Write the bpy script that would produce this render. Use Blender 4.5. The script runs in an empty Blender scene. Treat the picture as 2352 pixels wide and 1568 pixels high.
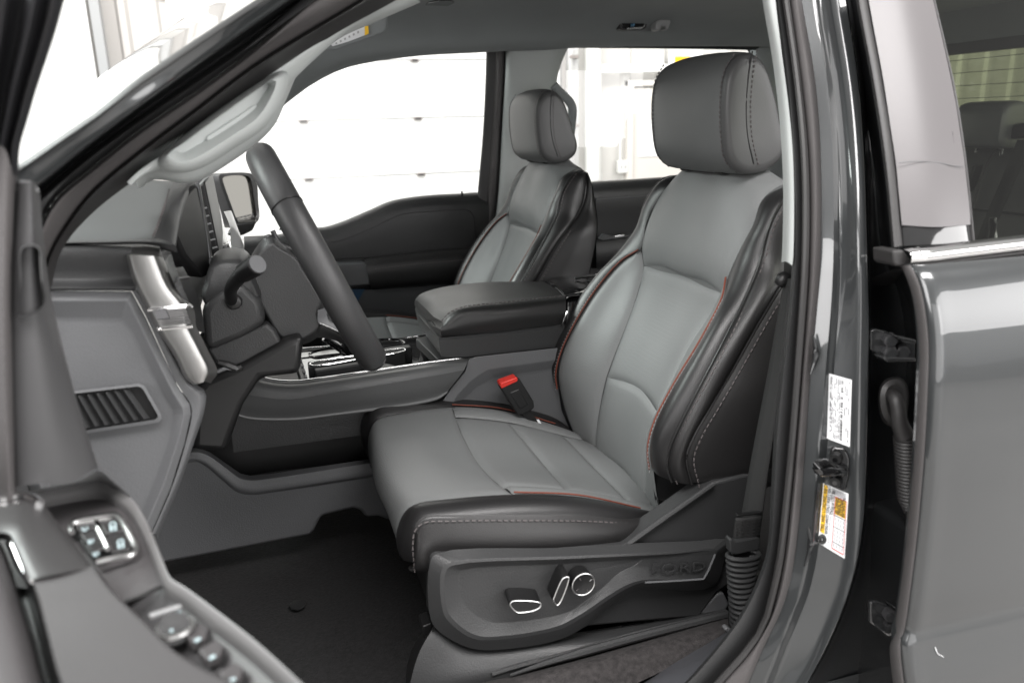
import bpy, bmesh, math, random
import numpy as np
from mathutils import Vector, Matrix
random.seed(4)
SC = bpy.context.scene
K = 1.08                                   # model units -> metres

# ---------------------------------------------------------------- camera
FPX, CX, CY = 1830.0, 1176.0, 784.0        # focal length in pixels of a 2352 px wide frame
_yaw, _pit, _rol = [math.radians(a) for a in (16.7, 15.4, -1.6)]
FW = np.array([math.sin(_yaw)*math.cos(_pit), math.cos(_yaw)*math.cos(_pit), -math.sin(_pit)])
_r = np.array([math.cos(_yaw), -math.sin(_yaw), 0.0]); _u = np.cross(_r, FW)
RT = math.cos(_rol)*_r + math.sin(_rol)*_u; UP = np.cross(RT, FW)
CAM = np.array([0.0, -1.595, 1.55])
cd = bpy.data.cameras.new('camera'); cam = bpy.data.objects.new('camera', cd)
SC.collection.objects.link(cam); SC.camera = cam
cd.sensor_width = 36.0; cd.lens = 36.0*FPX/2352.0; cd.clip_start = 0.02; cd.clip_end = 200
cd.dof.use_dof = True; cd.dof.focus_distance = 1.36*K; cd.dof.aperture_fstop = 5.0
M = Matrix(((RT[0], UP[0], -FW[0]), (RT[1], UP[1], -FW[1]), (RT[2], UP[2], -FW[2])))
cam.matrix_world = Matrix.Translation(Vector(CAM*K)) @ M.to_4x4()

# ---------------------------------------------------------------- light: a bright workshop with ceiling lamps, bay daylight and an added fill
wd = bpy.data.worlds.new('World'); SC.world = wd; wd.use_nodes = True
bg = wd.node_tree.nodes['Background']; bg.inputs[0].default_value = (1.0, 0.985, 0.965, 1); bg.inputs[1].default_value = 0.52
def area(name, loc, target, sx, sy, power, col=(1, .98, .95)):
    l = bpy.data.lights.new(name, 'AREA'); l.shape = 'RECTANGLE'; l.size = sx; l.size_y = sy
    l.energy = power; l.color = col
    o = bpy.data.objects.new(name, l); SC.collection.objects.link(o)
    o.location = loc; o.rotation_euler = (Vector(target)-Vector(loc)).to_track_quat('-Z', 'Y').to_euler()
    return o
area('ceiling_lamp', (0.4, -2.6, 4.4), (0.4, -1.2, 1.2), 5.0, 1.2, 340, (1, .975, .965))
area('open_bay_and_fill', (-4.4, -3.2, 3.0), (0.0, -0.8, 1.4), 4.0, 2.6, 250, (1, .98, .975))
area('open_bay_and_fill', (0.8, -7.5, 2.0), (0.5, 0.0, 1.4), 7.0, 3.0, 150, (1, .985, .98))  # unseen panel behind the camera, added as frontal fill for the cab
area('ceiling_lamp', (-3.6, 2.2, 4.2), (-0.3, 0.0, 1.4), 3.0, 2.0, 380, (.93, 1, .97))
area('ceiling_lamp', (1.0, 3.6, 4.8), (1.0, 6.0, 1.6), 9.0, 1.2, 420)
area('open_bay_and_fill', (5.0, -5.4, 2.6), (0.6, -0.9, 1.4), 6.0, 2.6, 300, (1, .985, .98))
SC.view_settings.view_transform = 'Standard'; SC.view_settings.look = 'None'
SC.view_settings.exposure = 0.0; SC.view_settings.gamma = 1.0
try: SC.view_settings.use_curve_mapping = False
except Exception: pass
SC.cycles.max_bounces = 8; SC.cycles.transparent_max_bounces = 12

# ---------------------------------------------------------------- pixel -> point on a plane the thing lies in
def at(px, py, Y=None, X=None, Z=None, D=None):
    d = FW + RT*(px-CX)/FPX - UP*(py-CY)/FPX
    t = (Y-CAM[1])/d[1] if Y is not None else (X-CAM[0])/d[0] if X is not None else (Z-CAM[2])/d[2] if Z is not None else D
    return CAM + d*t
def onY(pts, Y=None):                      # [(px,py)] with one Y, or [(px,py,Y)]
    return [at(p[0], p[1], Y=(Y if Y is not None else p[2])) for p in pts]
def onZ(pts, Z=None):
    return [at(p[0], p[1], Z=(Z if Z is not None else p[2])) for p in pts]
def onX(pts, X=None):
    return [at(p[0], p[1], X=(X if X is not None else p[2])) for p in pts]
def proj(p):
    q = np.array(p)-CAM; z = q@FW
    return CX+FPX*(q@RT)/z, CY-FPX*(q@UP)/z

# ---------------------------------------------------------------- curves
def cr(P, sub=8, closed=False):
    P = np.array(P, float); n = len(P); out = []
    if n == 2 and not closed: return np.array([P[0]+(P[1]-P[0])*t for t in np.linspace(0, 1, sub+1)])
    segs = n if closed else n-1
    for i in range(segs):
        if closed: p0, p1, p2, p3 = P[i-1], P[i], P[(i+1) % n], P[(i+2) % n]
        else:
            p1, p2 = P[i], P[i+1]
            p0 = P[i-1] if i > 0 else 2*p1-p2
            p3 = P[i+2] if i+2 < n else 2*p2-p1
        def tj(a, b): return max(np.linalg.norm(b-a), 1e-9)**0.5
        t0 = 0; t1 = t0+tj(p0, p1); t2 = t1+tj(p1, p2); t3 = t2+tj(p2, p3)
        for k in range(sub):
            t = t1+(t2-t1)*k/sub
            a1 = (t1-t)/(t1-t0)*p0+(t-t0)/(t1-t0)*p1
            a2 = (t2-t)/(t2-t1)*p1+(t-t1)/(t2-t1)*p2
            a3 = (t3-t)/(t3-t2)*p2+(t-t2)/(t3-t2)*p3
            b1 = (t2-t)/(t2-t0)*a1+(t-t0)/(t2-t0)*a2
            b2 = (t3-t)/(t3-t1)*a2+(t-t1)/(t3-t1)*a3
            out.append((t2-t)/(t2-t1)*b1+(t-t1)/(t2-t1)*b2)
    if not closed: out.append(P[-1])
    return np.array(out)
def resamp(P, n, closed=False):
    P = np.array(P, float)
    if closed: P = np.vstack([P, P[:1]])
    s = np.concatenate([[0], np.cumsum(np.linalg.norm(np.diff(P, axis=0), axis=1))])
    q = np.linspace(0, s[-1], n+1)[:-1] if closed else np.linspace(0, s[-1], n)
    return np.stack([np.interp(q, s, P[:, k]) for k in range(P.shape[1])], 1)
def smooth(P, n, closed=False): return resamp(cr(P, 8, closed), n, closed)

# ---------------------------------------------------------------- objects
def org(o):
    p = np.zeros(3)
    while o is not None:
        p += np.array(o.location); o = o.parent
    return p
def obj(name, V, F, mat, parent=None, smo=True, bevel=0, seg=3, thick=0, sub=0, sharp=40, off=-1, fix=True):
    me = bpy.data.meshes.new(name); base = org(parent)
    me.from_pydata([tuple(np.array(v)*K-base) for v in V], [], [tuple(f) for f in F])
    if fix:
        bm = bmesh.new(); bm.from_mesh(me); bmesh.ops.remove_doubles(bm, verts=bm.verts, dist=1e-6)
        bmesh.ops.recalc_face_normals(bm, faces=bm.faces); bm.to_mesh(me); bm.free()
    for p in me.polygons: p.use_smooth = smo
    if smo and sharp < 180: me.set_sharp_from_angle(angle=math.radians(sharp))
    me.materials.append(mat)
    o = bpy.data.objects.new(name, me); SC.collection.objects.link(o)
    if parent is not None: o.parent = parent
    if thick:
        m = o.modifiers.new('s', 'SOLIDIFY'); m.thickness = thick*K; m.offset = off
    if bevel:
        m = o.modifiers.new('b', 'BEVEL'); m.width = bevel*K; m.segments = seg; m.limit_method = 'ANGLE'; m.angle_limit = math.radians(32); m.harden_normals = False
    if sub:
        m = o.modifiers.new('u', 'SUBSURF'); m.levels = sub; m.render_levels = sub
    return o
def thing(name, label, cat, loc, group=None):
    o = bpy.data.objects.new(name, None); SC.collection.objects.link(o); o.empty_display_size = .05
    o.location = Vector(np.array(loc)*K); o['label'] = label; o['category'] = cat
    if group: o['group'] = group
    return o
def tag(o, label, cat=None, group=None):
    o['label'] = label
    if cat: o['category'] = cat
    if group: o['group'] = group
    return o
def gridF(n, m, closed=False):
    F = []
    for i in range(n-1):
        for j in range(m if closed else m-1):
            F.append((i*m+j, i*m+(j+1) % m, (i+1)*m+(j+1) % m, (i+1)*m+j))
    return F
def grid_from(rows, nu, nv, lin=False):
    R = [smooth(r, nu) if not lin else resamp(r, nu) for r in rows]
    if len(R) == 2: G = [R[0]+(R[1]-R[0])*t for t in np.linspace(0, 1, nv)]
    else:
        cols = np.stack([cr([R[k][i] for k in range(len(R))], nv) if not lin else resamp([R[k][i] for k in range(len(R))], nv*(len(R)-1)+1) for i in range(nu)], 1)
        G = list(cols)
    return np.array(G)                      # [v][u][3]
def loft(name, rows, mat, parent=None, nu=40, nv=5, puff=0, dip=0, dl=.006, toward=None, thick=0, lin=False, **kw):
    G = grid_from(rows, nu, nv, lin)
    if puff or dip:
        du = np.gradient(G, axis=1); dv = np.gradient(G, axis=0)
        N = np.cross(du, dv); N /= np.maximum(np.linalg.norm(N, axis=2, keepdims=True), 1e-9)
        if toward is not None:
            if (N.reshape(-1, 3)@np.array(toward)).mean() < 0: N = -N
        a, b = G.shape[:2]
        sv = np.linspace(0, 1, a)[:, None]; su = np.linspace(0, 1, b)[None]
        Lu = np.linalg.norm(np.diff(G, axis=1), axis=2).sum(1)[:, None]; Lv = np.linalg.norm(np.diff(G, axis=0), axis=2).sum(0)[None]
        d = np.minimum(np.minimum(su, 1-su)*Lu, np.minimum(sv, 1-sv)*Lv)
        o_ = puff*(4*sv*(1-sv))*np.sqrt(np.clip(4*su*(1-su), 0, 1)) - dip*np.exp(-d/dl)
        G = G+N*o_[..., None]
    a, b = G.shape[:2]
    return obj(name, G.reshape(-1, 3), gridF(a, b), mat, parent, thick=thick, **kw)
def plate(name, pts, ext, mat, parent=None, bevel=.002, n=0, **kw):
    P = np.array(pts, float)
    if n: P = smooth(P, n, True)
    k = len(P); e = np.array(ext, float)
    V = list(P)+list(P+e); F = [tuple(range(k)), tuple(range(2*k-1, k-1, -1))]
    F += [(i, (i+1) % k, k+(i+1) % k, k+i) for i in range(k)]
    return obj(name, V, F, mat, parent, bevel=bevel, **kw)
def rings(name, RR, mat, parent=None, n=0, csub=0, cap=True, capback=False, closed=True, **kw):
    R = [np.array(r, float) if not n else smooth(r, n, closed) for r in RR]
    if csub: R = [cr(r, csub, True) for r in R]
    k = len(R[0]); V = np.concatenate(R); F = gridF(len(R), k, closed)
    if cap: F.append(tuple(range((len(R)-1)*k, len(R)*k)))
    if capback: F.append(tuple(range(k-1, -1, -1)))
    return obj(name, V, F, mat, parent, **kw)
def tube(name, path, r, mat, parent=None, n=10, prof=None, ref=(0, 0, 1), closed=False, res=0, cap=True, **kw):
    P = np.array(path, float)
    if res: P = smooth(P, res, closed)
    N = len(P); T = np.gradient(P, axis=0) if not closed else (np.roll(P, -1, 0)-np.roll(P, 1, 0))
    T /= np.linalg.norm(T, axis=1, keepdims=True)
    rr = np.full(N, r) if np.isscalar(r) else np.interp(np.linspace(0, 1, N), np.linspace(0, 1, len(r)), r)
    if prof is None: prof = [(math.cos(a), math.sin(a)) for a in np.linspace(0, 2*math.pi, n, endpoint=False)]
    prof = np.array(prof); m = len(prof); V = []; ref = np.array(ref, float)
    for i in range(N):
        a = np.cross(T[i], ref); l = np.linalg.norm(a)
        a = a/l if l > 1e-4 else np.array([1., 0, 0]); b = np.cross(a, T[i])
        for (x, y) in prof: V.append(P[i]+rr[i]*(a*x+b*y))
    F = gridF(N, m, True)
    if closed: F += [((N-1)*m+j, (N-1)*m+(j+1) % m, (j+1) % m, j) for j in range(m)]
    elif cap: F += [tuple(range(m-1, -1, -1)), tuple(range((N-1)*m, N*m))]
    return obj(name, V, F, mat, parent, **kw)
def stitches(name, path, mat, parent, step=.0085, ln=.0055, r=.0009, lift=(0, 0, 0)):
    P = cr(path, 8); L = np.linalg.norm(np.diff(P, axis=0), axis=1).sum()
    Q = resamp(P, max(3, int(L/step))); T = np.gradient(Q, axis=0); T /= np.linalg.norm(T, axis=1, keepdims=True)
    V = []; F = []
    for q, t in zip(Q, T):
        a = np.cross(t, (0.3, 0.5, 0.8)); a /= np.linalg.norm(a); b = np.cross(a, t); k = len(V); q = q+np.array(lift)
        for s in (-.5, .5):
            for c, d in ((1, 1), (-1, 1), (-1, -1), (1, -1)): V.append(q+t*ln*s+r*(a*c+b*d)*(1 if s < 0 else .7))
        F += [(k, k+1, k+2, k+3), (k+7, k+6, k+5, k+4)]+[(k+i, k+(i+1) % 4, k+4+(i+1) % 4, k+4+i) for i in range(4)]
    return obj(name, V, F, mat, parent, smo=False, fix=False)
def box(name, c, s, mat, parent=None, ax=None, bevel=.002, **kw):
    ax = np.eye(3) if ax is None else np.array(ax, float); c = np.array(c, float); V = []
    for i in (-1, 1):
        for j in (-1, 1):
            for k in (-1, 1): V.append(c+ax[0]*i*s[0]/2+ax[1]*j*s[1]/2+ax[2]*k*s[2]/2)
    F = [(0, 1, 3, 2), (4, 6, 7, 5), (0, 4, 5, 1), (2, 3, 7, 6), (0, 2, 6, 4), (1, 5, 7, 3)]
    return obj(name, V, F, mat, parent, bevel=bevel, **kw)
def text(name, body, o, right, up, size, mat, parent, ext=.0004, align='LEFT', squash=1.0):
    c = bpy.data.curves.new(name, 'FONT'); c.body = body; c.size = 1; c.extrude = ext/size; c.align_x = align; c.align_y = 'CENTER'; c.resolution_u = 2
    t = bpy.data.objects.new(name, c); me = bpy.data.meshes.new_from_object(t)
    bpy.data.objects.remove(t); bpy.data.curves.remove(c)
    r = np.array(right, float); r /= np.linalg.norm(r); u = np.array(up, float); u -= r*(u@r); u /= np.linalg.norm(u); w = np.cross(r, u)
    base = org(parent)
    for v in me.vertices:
        x, y, z = v.co; v.co = Vector((np.array(o)+size*(r*x*squash+u*y+w*z))*K-base)
    me.name = name; me.materials.clear(); me.materials.append(mat)
    ob = bpy.data.objects.new(name, me); SC.collection.objects.link(ob); ob.parent = parent
    return ob

# ---------------------------------------------------------------- materials
def mat(name, col, rough=.5, metal=0, bump=None, coat=0, var=.0, spec=.5, vscale=6, rvar=0, sheen=0):
    m = bpy.data.materials.new(name); m.use_nodes = True; nt = m.node_tree; b = nt.nodes['Principled BSDF']
    if np.isscalar(col): col = (col, col, col)
    b.inputs['Base Color'].default_value = (*col, 1); b.inputs['Roughness'].default_value = rough; b.inputs['Metallic'].default_value = metal
    b.inputs['Specular IOR Level'].default_value = spec
    if coat: b.inputs['Coat Weight'].default_value = coat; b.inputs['Coat Roughness'].default_value = .03; b.inputs['Coat IOR'].default_value = 1.6
    if sheen: b.inputs['Sheen Weight'].default_value = sheen
    tc = nt.nodes.new('ShaderNodeTexCoord')
    if var or rvar:
        n = nt.nodes.new('ShaderNodeTexNoise'); n.inputs['Scale'].default_value = vscale; n.inputs['Detail'].default_value = 5
        nt.links.new(tc.outputs['Object'], n.inputs['Vector'])
        if var:
            r = nt.nodes.new('ShaderNodeValToRGB'); r.color_ramp.elements[0].position = .3; r.color_ramp.elements[1].position = .7
            r.color_ramp.elements[0].color = (*[c*(1-var) for c in col], 1); r.color_ramp.elements[1].color = (*[min(1, c*(1+var)) for c in col], 1)
            nt.links.new(n.outputs['Fac'], r.inputs['Fac']); nt.links.new(r.outputs['Color'], b.inputs['Base Color'])
        if rvar:
            mr = nt.nodes.new('ShaderNodeMapRange'); mr.inputs['To Min'].default_value = rough-rvar; mr.inputs['To Max'].default_value = rough+rvar
            nt.links.new(n.outputs['Fac'], mr.inputs['Value']); nt.links.new(mr.outputs['Result'], b.inputs['Roughness'])
    if bump:
        kind, sc, st = bump
        if kind == 'leather':
            t = nt.nodes.new('ShaderNodeTexVoronoi'); t.feature = 'DISTANCE_TO_EDGE'; t.inputs['Scale'].default_value = sc; o_ = t.outputs['Distance']
        elif kind == 'brush':
            mp = nt.nodes.new('ShaderNodeMapping'); mp.inputs['Scale'].default_value = (1, 1, 60); nt.links.new(tc.outputs['Object'], mp.inputs['Vector'])
            t = nt.nodes.new('ShaderNodeTexNoise'); t.inputs['Scale'].default_value = sc; o_ = t.outputs['Fac']; nt.links.new(mp.outputs[0], t.inputs['Vector'])
        elif kind == 'perf':
            t = nt.nodes.new('ShaderNodeTexVoronoi'); t.inputs['Scale'].default_value = sc; t.inputs['Randomness'].default_value = .15; o_ = t.outputs['Distance']
        else:
            t = nt.nodes.new('ShaderNodeTexNoise'); t.inputs['Scale'].default_value = sc; t.inputs['Detail'].default_value = 3; o_ = t.outputs['Fac']
        if kind != 'brush': nt.links.new(tc.outputs['Object'], t.inputs['Vector'])
        bp = nt.nodes.new('ShaderNodeBump'); bp.inputs['Strength'].default_value = st; bp.inputs['Distance'].default_value = .002
        if kind == 'perf':
            rp = nt.nodes.new('ShaderNodeMapRange'); rp.inputs['From Min'].default_value = .1; rp.inputs['From Max'].default_value = .32; nt.links.new(o_, rp.inputs['Value']); o_ = rp.outputs['Result']
        nt.links.new(o_, bp.inputs['Height']); nt.links.new(bp.outputs['Normal'], b.inputs['Normal'])
    return m
def glassmat(name, tint, refl=1.0):
    m = bpy.data.materials.new(name); m.use_nodes = True; nt = m.node_tree; nt.nodes.clear()
    o = nt.nodes.new('ShaderNodeOutputMaterial'); t = nt.nodes.new('ShaderNodeBsdfTransparent'); g = nt.nodes.new('ShaderNodeBsdfGlossy')
    t.inputs[0].default_value = (*tint, 1); g.inputs['Roughness'].default_value = .015; g.inputs[0].default_value = (refl, refl, refl, 1)
    f = nt.nodes.new('ShaderNodeFresnel'); f.inputs[0].default_value = 1.5; mx = nt.nodes.new('ShaderNodeMixShader')
    nt.links.new(f.outputs[0], mx.inputs[0]); nt.links.new(t.outputs[0], mx.inputs[1]); nt.links.new(g.outputs[0], mx.inputs[2]); nt.links.new(mx.outputs[0], o.inputs[0])
    return m
LG = mat('grey_leather', (.150, .155, .155), .46, bump=('leather', 380, .22), var=.05, rvar=.05)
LGP = mat('perforated_grey_leather', (.150, .155, .155), .52, bump=('perf', 300, .22), var=.05)
LGH = mat('charcoal_grey_leather', (.105, .108, .108), .45, bump=('leather', 380, .12), var=.05)
LD = mat('black_leather', (.0125, .0122, .0126), .37, bump=('leather', 380, .14), var=.12, rvar=.06)
LDS = mat('black_leather_soft', (.015, .0145, .0147), .42, bump=('leather', 380, .12), var=.1, rvar=.05)
LGS = mat('headrest_side_leather', (.062, .062, .0625), .42, bump=('leather', 380, .10), var=.05)
INKS = mat('small_print_ink', (.22, .22, .23), .6)
ORG = mat('orange_piping', (.15, .034, .018), .65)
THR = mat('dark_thread', (.085, .075, .075), .7)
THL = mat('light_thread', (.25, .25, .25), .7)
PG = mat('grey_plastic', (.100, .102, .106), .52, bump=('noise', 420, .22), var=.06, rvar=.05)
PGL = mat('light_grey_plastic', (.26, .262, .264), .5, bump=('noise', 900, .08), var=.04)
PD = mat('charcoal_plastic', (.031, .0315, .0322), .45, bump=('noise', 420, .25), var=.08, rvar=.05)
PDK = mat('black_plastic', (.008, .008, .0083), .42, bump=('noise', 800, .08), rvar=.06)
TRM = mat('pale_grey_trim', (.40, .42, .412), .62, bump=('noise', 700, .06), var=.03)
HDL = mat('headliner_fabric', (.235, .25, .252), .95, bump=('noise', 1100, .22), var=.05, sheen=.1)
RUB = mat('rubber_seal', (.022, .021, .021), .5, rvar=.08, var=.15)
RUBB = mat('flocked_rubber', (.07, .065, .065), .72, bump=('noise', 260, .2), var=.12)
PNT = mat('dark_grey_metallic_paint', (.038, .041, .0425), .32, metal=.35, coat=1.0, bump=('noise', 2500, .015))
PNTD = mat('shaded_jamb_paint', (.018, .019, .02), .35, metal=.3, coat=.3, var=.2, rvar=.08)  # darkened body paint: the deep shade of the jamb is in the colour
SIL = mat('brushed_silver', (.36, .357, .35), .38, metal=1, bump=('brush', 60, .12))
CHR = mat('bright_chrome', (.85, .85, .85), .10, metal=1)
SCH = mat('satin_chrome', (.80, .80, .79), .28, metal=1)
GBK = mat('gloss_black', (.006, .006, .0065), .07, coat=.5)
CAR = mat('black_carpet', (.0055, .0052, .0055), .95, bump=('noise', 300, 1.0), var=.8, vscale=160)
CAR2 = mat('charcoal_carpet', (.03, .027, .027), .95, bump=('noise', 380, .9), var=.45, vscale=120)
WHT = mat('white_steel', (.70, .70, .69), .5, var=.02, vscale=2)
WHS = mat('white_label', (.78, .79, .80), .45)
YEL = mat('yellow_label', (.92, .55, .02), .5)
REDM = mat('red_plastic', (.62, .03, .02), .4)
INK = mat('black_ink', (.03, .03, .03), .6)
GRYI = mat('grey_ink', (.42, .42, .43), .6)
ICE = mat('pale_blue_print', (.42, .52, .54), .5)
WEB = mat('belt_webbing', (.016, .016, .016), .75, bump=('noise', 700, .4))
GLS = glassmat('clear_glass', (.97, .98, .975))
GLT = glassmat('tinted_glass', (.56, .59, .52))
GLR = glassmat('green_tinted_glass', (.50, .53, .37))

# ================================================================ workshop behind the truck
fl = obj('ground', [(-8, -8, .30), (14, -8, .30), (14, 7, .30), (-8, 7, .30)], [(0, 1, 2, 3)], mat('sealed_concrete', (.33, .32, .31), .45, var=.12, vscale=1.5), smo=False); fl['kind'] = 'structure'
GY = 5.6
gd = thing('garage_door', 'white sectional garage door with steel hinges behind the passenger window', 'garage door', (1.0, GY, .30))
secs = [.155+.482*k for k in range(0, 7)]
for k in range(len(secs)-1):
    z0, z1 = max(secs[k], .3)+.0045, secs[k+1]-.0045
    box('panel', (1.05, GY+.025, (z0+z1)/2), (3.28, .05, z1-z0), WHT, gd, bevel=.008)
steel = mat('dull_hinge_steel', (.30, .27, .26), .5, metal=.6)
for X in (-.6, .373, 1.35, 2.33):
    for z in secs[1:-1]:
        h = box('hinge', (X, GY-.012, z), (.075, .02, .03), steel, gd, bevel=.006)
        box('hinge_pin', (X, GY-.026, z), (.05, .012, .014), PD, h, bevel=.004)
# corrugated wall to both sides of the door
def ribbed_wall(name, x0, x1, y, z0, z1, pitch, depth, m, label):
    xs = []; n = int((x1-x0)/pitch)
    P = []
    for k in range(n):
        a = x0+k*pitch
        P += [(a, y), (a+pitch*.62, y), (a+pitch*.70, y-depth), (a+pitch*.86, y-depth), (a+pitch*.94, y)]
    P.append((x0+n*pitch, y))
    V = [(p[0], p[1], z) for z in (z0, z1) for p in P]; m_ = len(P)
    F = [(i, i+1, m_+i+1, m_+i) for i in range(m_-1)]
    o = obj(name, V, F, m, None, smo=False); tag(o, label, 'wall'); return o
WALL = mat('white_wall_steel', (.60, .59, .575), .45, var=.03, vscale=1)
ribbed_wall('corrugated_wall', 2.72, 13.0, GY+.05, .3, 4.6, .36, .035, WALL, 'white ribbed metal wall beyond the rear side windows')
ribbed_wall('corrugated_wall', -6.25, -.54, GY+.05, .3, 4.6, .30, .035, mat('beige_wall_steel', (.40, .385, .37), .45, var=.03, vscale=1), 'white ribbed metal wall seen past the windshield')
box('wall_header', (1.05, GY+.05, 3.9), (3.4, .1, 1.8), WALL, None, bevel=0)
tag(bpy.data.objects['wall_header'], 'plain white wall panel above the garage door', 'wall')
bpl = mat('galvanised_track', (.5, .5, .5), .45, metal=.5)
dt = thing('door_track', 'grey steel roller track at the side of the garage door', 'track', (2.74, GY-.03, .3))
box('rail', (2.765, GY-.04, 1.9), (.04, .06, 3.2), bpl, dt, bevel=.004); box('flange', (2.83, GY-.012, 1.9), (.06, .02, 3.2), bpl, dt, bevel=.003)
for z in (.9, 1.5, 2.1, 2.6): box('bracket', (2.80, GY-.05, z), (.09, .05, .03), steel, dt, bevel=.003)
dp = thing('drain_pipe', 'thick white vertical pipe standing by the ribbed wall', 'pipe', (2.99, GY-.06, .3))
tube('pipe_body', [(2.99, GY-.06, .3), (2.99, GY-.06, 4.2)], .075, WHT, dp, n=20)
for z in (1.0, 2.5): tube('collar', [(2.99, GY-.06, z), (2.99, GY-.06, z+.05)], .083, WHT, dp, n=20)
adr = thing('access_door', 'cream steel access door with a white paper notice', 'door', (3.85, GY, .3))
cream = mat('cream_door_paint', (.66, .63, .60), .45)
box('door_leaf', (3.86, GY-.005, 1.06), (.90, .05, 1.52), cream, adr, bevel=.004)
for s in (-1, 1): box('frame_jamb', (3.86+s*.485, GY-.015, 1.09), (.06, .08, 1.6), cream, adr, bevel=.004)
box('frame_head', (3.86, GY-.016, 1.865), (1.03, .08, .05), cream, adr, bevel=.004)
box('paper_notice', (3.62, GY-.035, 1.36), (.30, .006, .34), WHS, adr, bevel=0)
ob_ = thing('outlet_box', 'small white outlet box at the foot of a wall conduit', 'outlet', (3.30, GY-.02, 1.05))
box('box_body', (3.30, GY-.03, 1.105), (.10, .06, .12), WHT, ob_, bevel=.01)
for s in (-1, 1): box('socket_slot', (3.30+s*.02, GY-.062, 1.105), (.014, .004, .03), GRYI, ob_, bevel=0)
tube('conduit', [(3.285, GY-.02, 1.16), (3.285, GY-.02, 1.72)], .012, WHT, ob_, n=8)
wl = thing('wall_lamp_rail', 'white horizontal rail fixed across the ribbed wall', 'rail', (3.35, GY-.05, 1.98))
box('rail_bar', (3.36, GY-.05, 1.995), (.82, .06, .075), WHT, wl, bevel=.01); box('end_bracket', (3.74, GY-.03, 1.94), (.10, .06, .05), steel, wl, bevel=.004)
sg = thing('warning_sign', 'white sign with a yellow and orange panel partly behind the headrest', 'sign', (3.85, GY-.03, 1.95))
box('sign_board', (3.95, GY-.03, 2.03), (.36, .02, .26), WHS, sg, bevel=.004)
box('yellow_panel', (3.91, GY-.043, 2.05), (.16, .006, .10), YEL, sg, bevel=0); box('orange_panel', (3.96, GY-.047, 2.03), (.10, .004, .09), mat('orange_print', (.75, .16, .05), .5), sg, bevel=0)
cb = thing('wall_post', 'pale grey steel post at the edge of a white panel seen past the windshield', 'post', (-1.08, GY-.1, .3))
box('post_body', (-1.08, GY-.1, 2.2), (.07, .10, 3.8), mat('pale_post_paint', (.28, .285, .29), .5), cb, bevel=.006)
box('side_panel', (-1.72, GY-.05, 2.2), (1.15, .06, 3.8), WHT, cb, bevel=.006)

# ================================================================ truck cab shell
cab = thing('truck_cab', 'dark grey pickup cab with the driver door opening, pillars, roof lining and rubber seals', 'truck', (.3, 0, .55))
def ext(L, y0=-140, y1=1640):
    L = sorted([(float(a), float(b)) for a, b in L], key=lambda p: p[1])
    (xa, ya), (xb, yb) = L[0], L[1]
    if ya > y0: L = [(xa+(xb-xa)*(y0-ya)/(yb-ya)*.9, y0)]+L
    (xa, ya), (xb, yb) = L[-2], L[-1]
    if yb < y1: L = L+[(xb+(xb-xa)*(y1-yb)/(yb-ya), y1)]
    return L
def Yb(y):                                   # body side: leans in above the belt line
    if y <= 600: return -.835+.135*((600-y)/600.0)**1.25
    return -.835-.05*min(1, (y-600)/700.0)
def bl(L, off, dx=0, y0=-140, y1=1640):
    E_ = ext(L, y0, y1); ys = np.linspace(E_[0][1], E_[-1][1], 40)
    xs = np.interp(ys, [p[1] for p in cr(E_, 8)], [p[0] for p in cr(E_, 8)])
    return [at(x+dx, y, Y=Yb(y)+off) for x, y in zip(xs, ys)]
S0 = [(1765, 0), (1771, 37), (1786, 124), (1801, 240), (1809, 337), (1813, 450), (1810, 588), (1809, 602)]
S1 = [(1781, 0), (1785, 37), (1796, 124), (1811, 240), (1820, 337), (1824, 450), (1822, 588), (1820, 610)]
LA = [(1781, 0), (1805, 188), (1820, 375), (1822, 588), (1812, 720), (1795, 845), (1781, 980), (1771, 1168), (1764, 1262), (1739, 1337), (1701, 1412), (1664, 1464), (1600, 1540), (1573, 1568)]
LB = [(1811, 0), (1838, 188), (1855, 375), (1856, 588), (1839, 845), (1822, 1058), (1811, 1168), (1798, 1280), (1783, 1355), (1764, 1425), (1740, 1470), (1675, 1545), (1648, 1575)]
LC = [(1841, 0), (1873, 188), (1886, 375), (1885, 588), (1875, 732), (1863, 845), (1850, 1030), (1839, 1168), (1826, 1280), (1811, 1355), (1783, 1430), (1762, 1470), (1720, 1568)]
LD_ = [(1872, 0), (1900, 188), (1914, 375), (1914, 588), (1908, 732), (1898, 845), (1882, 1030), (1869, 1168), (1858, 1280), (1842, 1355), (1812, 1430), (1790, 1490), (1758, 1568)]
LD2 = [(1884, 0), (1912, 188), (1927, 375), (1929, 588), (1924, 732), (1915, 845), (1900, 1030), (1887, 1168), (1876, 1280), (1860, 1355), (1830, 1430), (1806, 1490), (1775, 1568)]
LE0 = [(1908, 0), (1938, 188), (1954, 375), (1960, 588), (1960, 732), (1958, 845), (1953, 1058), (1951, 1168), (1942, 1280), (1924, 1355), (1897, 1430), (1865, 1505), (1830, 1568)]
LE = [(1922, 0), (1952, 188), (1967, 375), (1972, 588), (1974, 732), (1972, 845), (1967, 1058), (1965, 1168), (1957, 1280), (1939, 1355), (1912, 1430), (1878, 1505), (1843, 1568)]
LF = [(1942, 0), (1970, 188), (1984, 375), (1991, 601), (1995, 732), (1994, 845), (1989, 1058), (1985, 1168), (1970, 1280), (1951, 1355), (1923, 1430), (1888, 1505), (1854, 1568)]
LGj = [(1974, 0), (2008, 188), (2036, 375), (2056, 574), (2083, 640), (2100, 700), (2110, 780), (2112, 826), (2105, 957), (2103, 1058), (2098, 1168), (2084, 1280), (2074, 1355), (2052, 1467), (2064, 1568)]
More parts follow.
